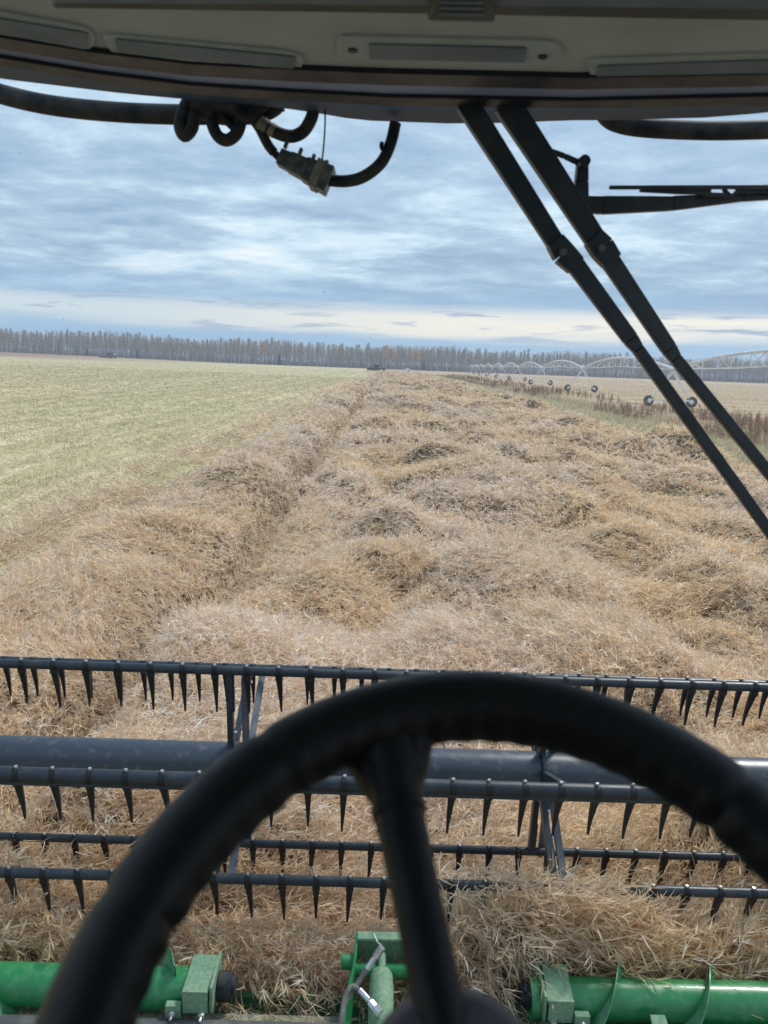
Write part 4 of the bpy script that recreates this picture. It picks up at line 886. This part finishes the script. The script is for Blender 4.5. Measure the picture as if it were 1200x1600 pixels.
# ------------------------------------------------------------------ cab: roof lining, shade, glass, outside roof lip
def build_cab():
    ZL = EYE + .43
    xs = [-260, -120, 0, 150, 300, 450, 600, 750, 900, 1050, 1200, 1330, 1460]
    c0 = np.interp(xs, [-260, 0, 150, 300, 450, 600, 900, 1200, 1460], [15, 65, 89, 107, 115, 121, 128, 123, 100])
    def curve(dy, z): return [atZ(x, y + (dy if not callable(dy) else dy(x)), z) for x, y in zip(xs, c0)]
    cab = empty('cab_shell', (0, 0, EYE - 1.35), 0, 'beige cab roof lining with recessed slots above the windscreen', 'cab interior'); off = Vector((0, 0, EYE - 1.35))
    def strip(name, A, B, th, mt, parent=cab, o_=off, bev=0):
        t = MB(); n = len(A)
        for p in list(A) + list(B): t.v.append(tuple(Vector(p) - o_))
        for p in list(A) + list(B): t.v.append(tuple(Vector(p) - o_ + Vector((0, 0, th))))
        for i in range(n - 1):
            t.face((i, i + 1, n + i + 1, n + i)); t.face((2 * n + i, 3 * n + i, 3 * n + i + 1, 2 * n + i + 1))
            t.face((i, 2 * n + i, 2 * n + i + 1, i + 1)); t.face((n + i, n + i + 1, 3 * n + i + 1, 3 * n + i))
        for k_ in (0, n - 1): t.face((k_, n + k_, 3 * n + k_, 2 * n + k_))
        return t.build(name, mt, parent, bev)
    F0 = curve(0, ZL); back = [Vector((p.x * 1.0, -.95, ZL)) for p in F0]
    strip('roof_lining', F0, back, .03, M['liner'])
    t = MB(); t.box((0, -1.0, .55), (1.9, .05, 2.4)); t.build('rear_wall', M['cab'], cab)
    t = MB(); t.box((0, -.05, -.03), (1.9, 1.9, .05)); t.build('cab_floor', M['cab'], cab)
    # slots: rounded lips with dark plates painting the shade of each recess, laid on the lining
    def quad(pts, z): return [atZ(x, y, z) - off for x, y in pts]
    def rounded(P, r_=.014, k_=5):
        out = []; n = len(P)
        for i in range(n):
            p, a, b = P[i], P[i - 1], P[(i + 1) % n]; da = (a - p); db = (b - p); ra = min(r_, da.length * .45); rb = min(r_, db.length * .45)
            s0, s1 = p + da.normalized() * ra, p + db.normalized() * rb
            for j in range(k_ + 1): f = j / k_; out.append(s0 * (1 - f) ** 2 + p * 2 * f * (1 - f) + s1 * f * f)
        return out
    slots = [([(-60, 8), (135, 43), (152, 60), (140, 82), (-60, 50)], [(-60, 20), (138, 53), (136, 78), (-60, 42)]),
             ([(160, 60), (165, 54), (455, 81), (478, 92), (468, 112), (175, 86)], [(180, 62), (462, 90), (459, 109), (184, 82)]),
             ([(526, 60), (535, 57), (865, 65), (882, 78), (872, 101), (545, 96), (526, 86)], [(576, 70), (822, 76), (820, 98), (578, 93)]),
             ([(914, 98), (925, 93), (1260, 82), (1260, 127), (925, 124)], [(932, 104), (1260, 93), (1260, 121), (932, 123)])]
    for i, (lip, ins) in enumerate(slots):
        t = MB(); t.prism(rounded(quad(lip, ZL - .004), .022), (0, 0, .006)); lo = t.build('slot_lip', M['lip'], cab, .0015)
        t = MB(); t.prism(rounded(quad(ins, ZL - .0065), .006), (0, 0, .005)); t.build('slot_shadow', M['slot'], lo)
        t = MB(); P = rounded(quad(ins, ZL - .0045), .006)
        if i == 2:
            for x, y in ((551, 78), (848, 88)):
                p = atZ(x, y, ZL - .0045) - off; s = MB(); s.tube([p - Vector((0, 0, .002)), p + Vector((0, 0, .004))], .0065, 16); s.build('screw_recess', M['gasket'], lo)  # dark disc paints the shade inside the screw hole
    # dark line, trim strip and gasket along the top of the windscreen
    F1 = curve(lambda x: 12, ZL - .008); F1b = curve(lambda x: -6, ZL - .008)
    strip('dark_trim_line', F1b, F1, .012, M['gasket'])
    d2 = lambda x: float(np.interp(x, [-260, 0, 300, 600, 900, 1200, 1460], [24, 26, 27, 31, 30, 28, 24]))
    d3 = lambda x: float(np.interp(x, [-260, 0, 300, 600, 900, 1200, 1460], [36, 38, 40, 44, 42, 42, 36]))
    strip('trim_strip', curve(9, ZL + .004), curve(lambda x: d2(x) + 3, ZL + .004), .01, M['frit'])
    strip('gasket', curve(d2, ZL - .002), curve(d3, ZL - .002), .014, M['gasket'])
    p = atZ(688, 152, ZL + .003) - off; t = MB(); t.tube([p - Vector((0, 0, .003)), p + Vector((0, 0, .003))], .007, 14); t.build('trim_button', M['gasket'], cab)
    # windscreen: curved clear pane with dust specks
    gl = bpy.data.materials.new('clear_glass'); gl.use_nodes = True; g = gl.node_tree; g.nodes.clear(); ou = g.nodes.new('ShaderNodeOutputMaterial'); tr = g.nodes.new('ShaderNodeBsdfTransparent'); tr.inputs[0].default_value = (.945, .972, .985, 1); g.links.new(tr.outputs[0], ou.inputs[0])
    top = curve(lambda x: (d2(x) + d3(x)) / 2, ZL + .006); t = MB(); n = len(top); K = 6
    for k_ in range(K + 1):
        f = k_ / K
        for p in top: t.v.append(tuple(Vector((p.x, p.y + .05 * math.sin(f * math.pi) - .18 * f, p.z - 1.75 * f)) - off))
    for k_ in range(K):
        for i in range(n - 1): t.face((k_ * n + i, k_ * n + i + 1, (k_ + 1) * n + i + 1, (k_ + 1) * n + i))
    ws = empty('windscreen', off, 0, 'large clear curved windscreen with a few dust specks', 'windscreen')
    t.build('pane', gl, ws)
    t = MB(); rr = random.Random(9)
    for _ in range(260):
        u = rr.uniform(-.9, .9); f = rr.random() ** 1.6 * .8; yy = np.interp(u, [p.x for p in top], [p.y for p in top]); c = Vector((u, float(yy) + .05 * math.sin(f * math.pi) - .18 * f - .001, ZL - 1.75 * f)) - off
        s = rr.uniform(.0004, .0009) * (2.0 if rr.random() < .12 else 1); t.box(c, (s, .0003, s * rr.uniform(.6, 1.4)))
    t.build('dust_specks', M['dust_ledge'], ws)
    # roller shade rail with pull tab
    sh = empty('sun_shade', atZ(700, 0, ZL - .03), 0, 'dark rolled sun shade rail with a ribbed pull tab', 'sun shade'); so_ = sh.location.copy()
    A = [atZ(x, y, ZL - .03) for x, y in ((82, -40), (600, -40), (1000, -40), (1330, -40))]; B = [atZ(x, y, ZL - .03) for x, y in ((82, 14), (600, 22), (1000, 30), (1330, 36))]
    B2 = [atZ(x, y, ZL - .038) for x, y in ((82, 6), (600, 9), (1000, 13), (1330, 17))]
    strip('rail', A, B, .028, M['rail'], sh, so_, .003); strip('rolled_cloth', [p + Vector((0, -.02, -.008)) for p in A], B2, .008, M['slot'], sh, so_, .002)
    t = MB(); t.prism([atZ(x, y, ZL - .046) - so_ for x, y in ((683, -30), (766, -30), (773, 36), (668, 34))], (0, 0, .018)); tb = t.build('pull_tab', M['rail'], sh, .003)
    t = MB()
    for y in (3, 12, 21): t.prism([atZ(x, y + dy, ZL - .048) - so_ for x, dy in ((686, 0), (756, 1), (756, 4), (686, 3))], (0, 0, .004))
    t.build('tab_rib', M['slot'], tb)
    # outside roof lip
    rf = empty('roof_overhang', off, 0, 'dusty blue-grey underside of the cab roof overhanging the windscreen outside', 'cab roof')
    ys_ = lambda x: float(np.interp(x, [-260, 0, 100, 200, 290, 400, 480, 560, 700, 800, 890, 940, 1100, 1200, 1460], [80, 123, 135, 147, 155, 164, 174, 188, 193, 192, 188, 188, 184, 176, 140])) 
    A = [atZ(x, y + d3(x) - 4, ZL + .012) for x, y in zip(xs, c0)]; xx = list(range(-260, 1461, 40)); B = [atZ(x, ys_(x), ZL + .035) for x in xx]
    A = [atZ(x, float(np.interp(x, xs, c0)) + d3(x) - 5, ZL + .012) for x in xx]; Bm = [a.lerp(b, .45) + Vector((0, 0, .004)) for a, b in zip(A, B)]
    strip('underside', A, Bm, .05, M['roof'], rf, off); strip('lip', Bm, B, .06, mat('roof_lip', (0.008, 0.04, 0.12), .6, 0, .3, col2=(.05, .08, .12), scale=8), rf, off)
build_cab()

# ------------------------------------------------------------------ hoses, cables and wipers outside the glass
def build_outside():
    Y = 1.62
    def pp(pts, Y=Y): return smoothpath([atY(a, b, Y) for a, b in pts])
    def obj(name, tubes, mt, label=None, cat=None, parent=None):
        t = MB()
        for P, r_ in tubes: t.tube(P, r_, 14)
        o = t.build(name, mt, parent)
        if label: tag(o, label, cat)
        return o
    obj('rubber_hose', [(pp([(-60, 128), (20, 152), (90, 166), (180, 175), (280, 179), (350, 178), (400, 172), (440, 158)]), .0185)], M['rubber'], 'thick black rubber hose sagging under the roof edge at top left', 'hose')
    obj('rubber_hose', [(pp([(930, 150), (945, 178), (965, 192), (1010, 200), (1100, 204), (1180, 203), (1300, 198)]), .0175)], M['rubber'], 'thick black rubber hose under the roof edge at top right', 'hose')
    h = empty('wiring_harness', atY(400, 170, Y), 0, 'bundle of black cable loops and a plug connector hanging outside the glass', 'cable bundle'); o_ = h.location.copy()
    def ch(name, tubes, mt): return obj(name, [([p - o_ for p in P], r_) for P, r_ in tubes], mt, parent=h)
    ch('cable_loop', [(pp([(300, 148), (288, 170), (281, 195), (288, 212), (300, 200), (304, 178), (318, 152)], Y - .04), .012)], M['rubber'])
    ch('cable_loop', [(pp([(330, 160), (331, 190), (340, 212), (355, 219), (370, 208), (376, 188), (372, 168), (355, 155), (335, 158)], Y - .05), .0115), (pp([(345, 165), (352, 185), (366, 200)], Y - .05), .008)], M['rubber'])
    ch('cable_bundle', [(pp([(300, 150), (340, 160), (380, 158), (400, 150)], Y - .05), .022), (pp([(300, 160), (335, 172), (370, 175), (412, 168), (430, 158)], Y - .02), .024), (pp([(355, 155), (385, 185), (400, 172), (415, 160)], Y - .06), .011)], M['rubber'])
    ch('cable', [(pp([(372, 160), (402, 188), (430, 206), (455, 213), (474, 205), (486, 186), (490, 170)], Y - .05), .0118)], M['rubber'])
    ch('cream_tape', [(pp([(406, 191), (418, 199)], Y - .05), .0132), (pp([(422, 201), (430, 206)], Y - .05), .0128)], M['tape'])
    ch('cable', [(pp([(392, 182), (405, 200), (418, 225), (428, 238)], Y - .045), .0095), (pp([(426, 234), (436, 243), (446, 252)], Y - .045), .005), (pp([(424, 238), (436, 250), (444, 256)], Y - .047), .004)], M['rubber'])
    ch('cable', [(pp([(508, 281), (540, 283), (568, 276), (595, 255), (610, 225), (618, 192)], Y - .045), .0112), (pp([(597, 222), (596, 230), (602, 238)], Y - .05), .004)], M['rubber'])
    # plug connector: stepped housings
    a_, b_ = atY(437, 246, Y - .045) - o_, atY(516, 284, Y - .045) - o_; t = MB(); ax = (b_ - a_)
    for f0, f1, w in ((0, .30, .036), (.20, .55, .042), (.5, .78, .050), (.72, 1.0, .056)):
        t.bar(a_ + ax * f0, a_ + ax * f1, w * .8, w, (0, 1, 0), w * .9, w * .95)
    for f in (.12, .4, .65, .9): t.bar(a_ + ax * f + Vector((0, -.02, .024)), a_ + ax * (f + .06) + Vector((0, -.02, .024)), .012, .014)
    t.build('plug_connector', M['conn'], h, .002)
    t = MB(); m0 = a_ + ax * .72; t.bar(m0 + ax.normalized() * -.004, m0 + ax.normalized() * .011, .052, .058, (0, 1, 0)); t.build('tape_band', M['tape'], h, .001)
    obj('thin_wire', [(pp([(507, 160), (508, 190), (506, 225), (503, 254)], Y - .07), .0016)], M['rubber'], 'single thin wire hanging straight down to the plug connector', 'wire')
    # pantograph wiper arms reaching down to the right
    Yw = 1.40
    def bars(mb, pts, Y, th=.018):
        pts = [(atY(x, y, Y), w) for x, y, w in pts]
        for (p, w), (q, w2) in zip(pts[:-1], pts[1:]):
            mb.bar(p, q, w, th, (0, 1, 0), w2, th)
    wp = empty('windscreen_wiper', atY(780, 170, Yw), 0, 'pair of long black parallel wiper arms slanting down to the right', 'wiper'); o2 = wp.location.copy()
    def wb(name, lists, mt, parent=wp, o_=o2, bev=.002):
        t = MB()
        for pts, Y, th in lists: bars(t, pts, Y, th)
        t.v = [tuple(Vector(v) - o_) for v in t.v]; return t.build(name, mt, parent, bev)
    k = 1 / 1200 * 1.40
    wb('arm', [([(728, 160, 32 * k), (873, 388, 25 * k)], Yw, .02), ([(866, 376, 27 * k), (880, 396, 33 * k), (900, 416, 28 * k)], Yw - .004, .026), ([(890, 402, 26 * k), (985, 530, 22 * k), (996, 545, 17 * k), (1225, 862, 16 * k)], Yw, .018)], M['black_paint'])
    wb('arm', [([(790, 160, 38 * k), (936, 384, 29 * k)], Yw + .0, .02), ([(926, 371, 30 * k), (940, 388, 35 * k), (956, 409, 29 * k)], Yw - .004, .026), ([(948, 400, 27 * k), (1045, 545, 22 * k), (1055, 560, 17 * k), (1225, 768, 16 * k)], Yw, .018)], M['black_paint'])
    t = MB()
    for x, y in ((880, 394), (940, 388)):
        p = atY(x, y, Yw - .02) - o2; t.tube([p + Vector((0, -.006, 0)), p + Vector((0, .01, 0))], .006, 8)
    t.build('pivot_bolt', M['steel_grey'], wp)
    w2 = empty('upper_wiper', atY(908, 300, 1.5), 0, 'short black horizontal wiper with a framed blade at upper right', 'wiper'); o3 = w2.location.copy(); k = 1 / 1200 * 1.5
    wb('bracket', [([(910, 248, 15 * k), (908, 285, 19 * k), (906, 330, 24 * k)], 1.5, .02), ([(852, 233, 7 * k), (882, 244, 8 * k), (912, 258, 9 * k)], 1.49, .006)], M['black_paint'], w2, o3)
    t = MB(); p = atY(911, 254, 1.49) - o3; t.tube([p + Vector((0, -.015, 0)), p + Vector((0, .015, 0))], .0105, 14); t.build('pivot_cap', M['black_paint'], w2, .001)
    wb('arm', [([(890, 318, 20 * k), (940, 321, 25 * k), (1050, 318, 20 * k), (1160, 308, 12 * k), (1290, 300, 12 * k)], 1.5, .016)], M['black_paint'], w2, o3)
    wb('blade', [([(952, 293, 5 * k), (1300, 292, 6 * k)], 1.47, .006), ([(1000, 297, 5 * k), (1060, 299, 7 * k), (1110, 300, 6 * k)], 1.48, .01), ([(1085, 298, 5 * k), (1100, 304, 6 * k), (1145, 305, 5 * k), (1155, 296, 5 * k)], 1.48, .008), ([(1130, 295, 4 * k), (1140, 306, 5 * k)], 1.48, .008), ([(1150, 298, 10 * k), (1190, 296, 12 * k), (1290, 296, 10 * k)], 1.485, .012)], M['black_paint'], w2, o3, .0008)
build_outside()

# ------------------------------------------------------------------ air
def build_haze():
    t = MB(); t.box((0, 900, 20.5), (2400, 2200, 45)); m_ = bpy.data.materials.new('haze_air'); m_.use_nodes = True; n = m_.node_tree; n.nodes.clear()
    o_ = n.nodes.new('ShaderNodeOutputMaterial'); v = n.nodes.new('ShaderNodeVolumePrincipled'); v.inputs['Color'].default_value = (0.80, 0.88, 1.0, 1); v.inputs['Density'].default_value = 0.00045; v.inputs['Anisotropy'].default_value = 0.2
    n.links.new(v.outputs[0], o_.inputs['Volume']); o = t.build('haze', m_); tag(o, 'thin pale haze over the fields', 'haze', kind='stuff')
build_haze()
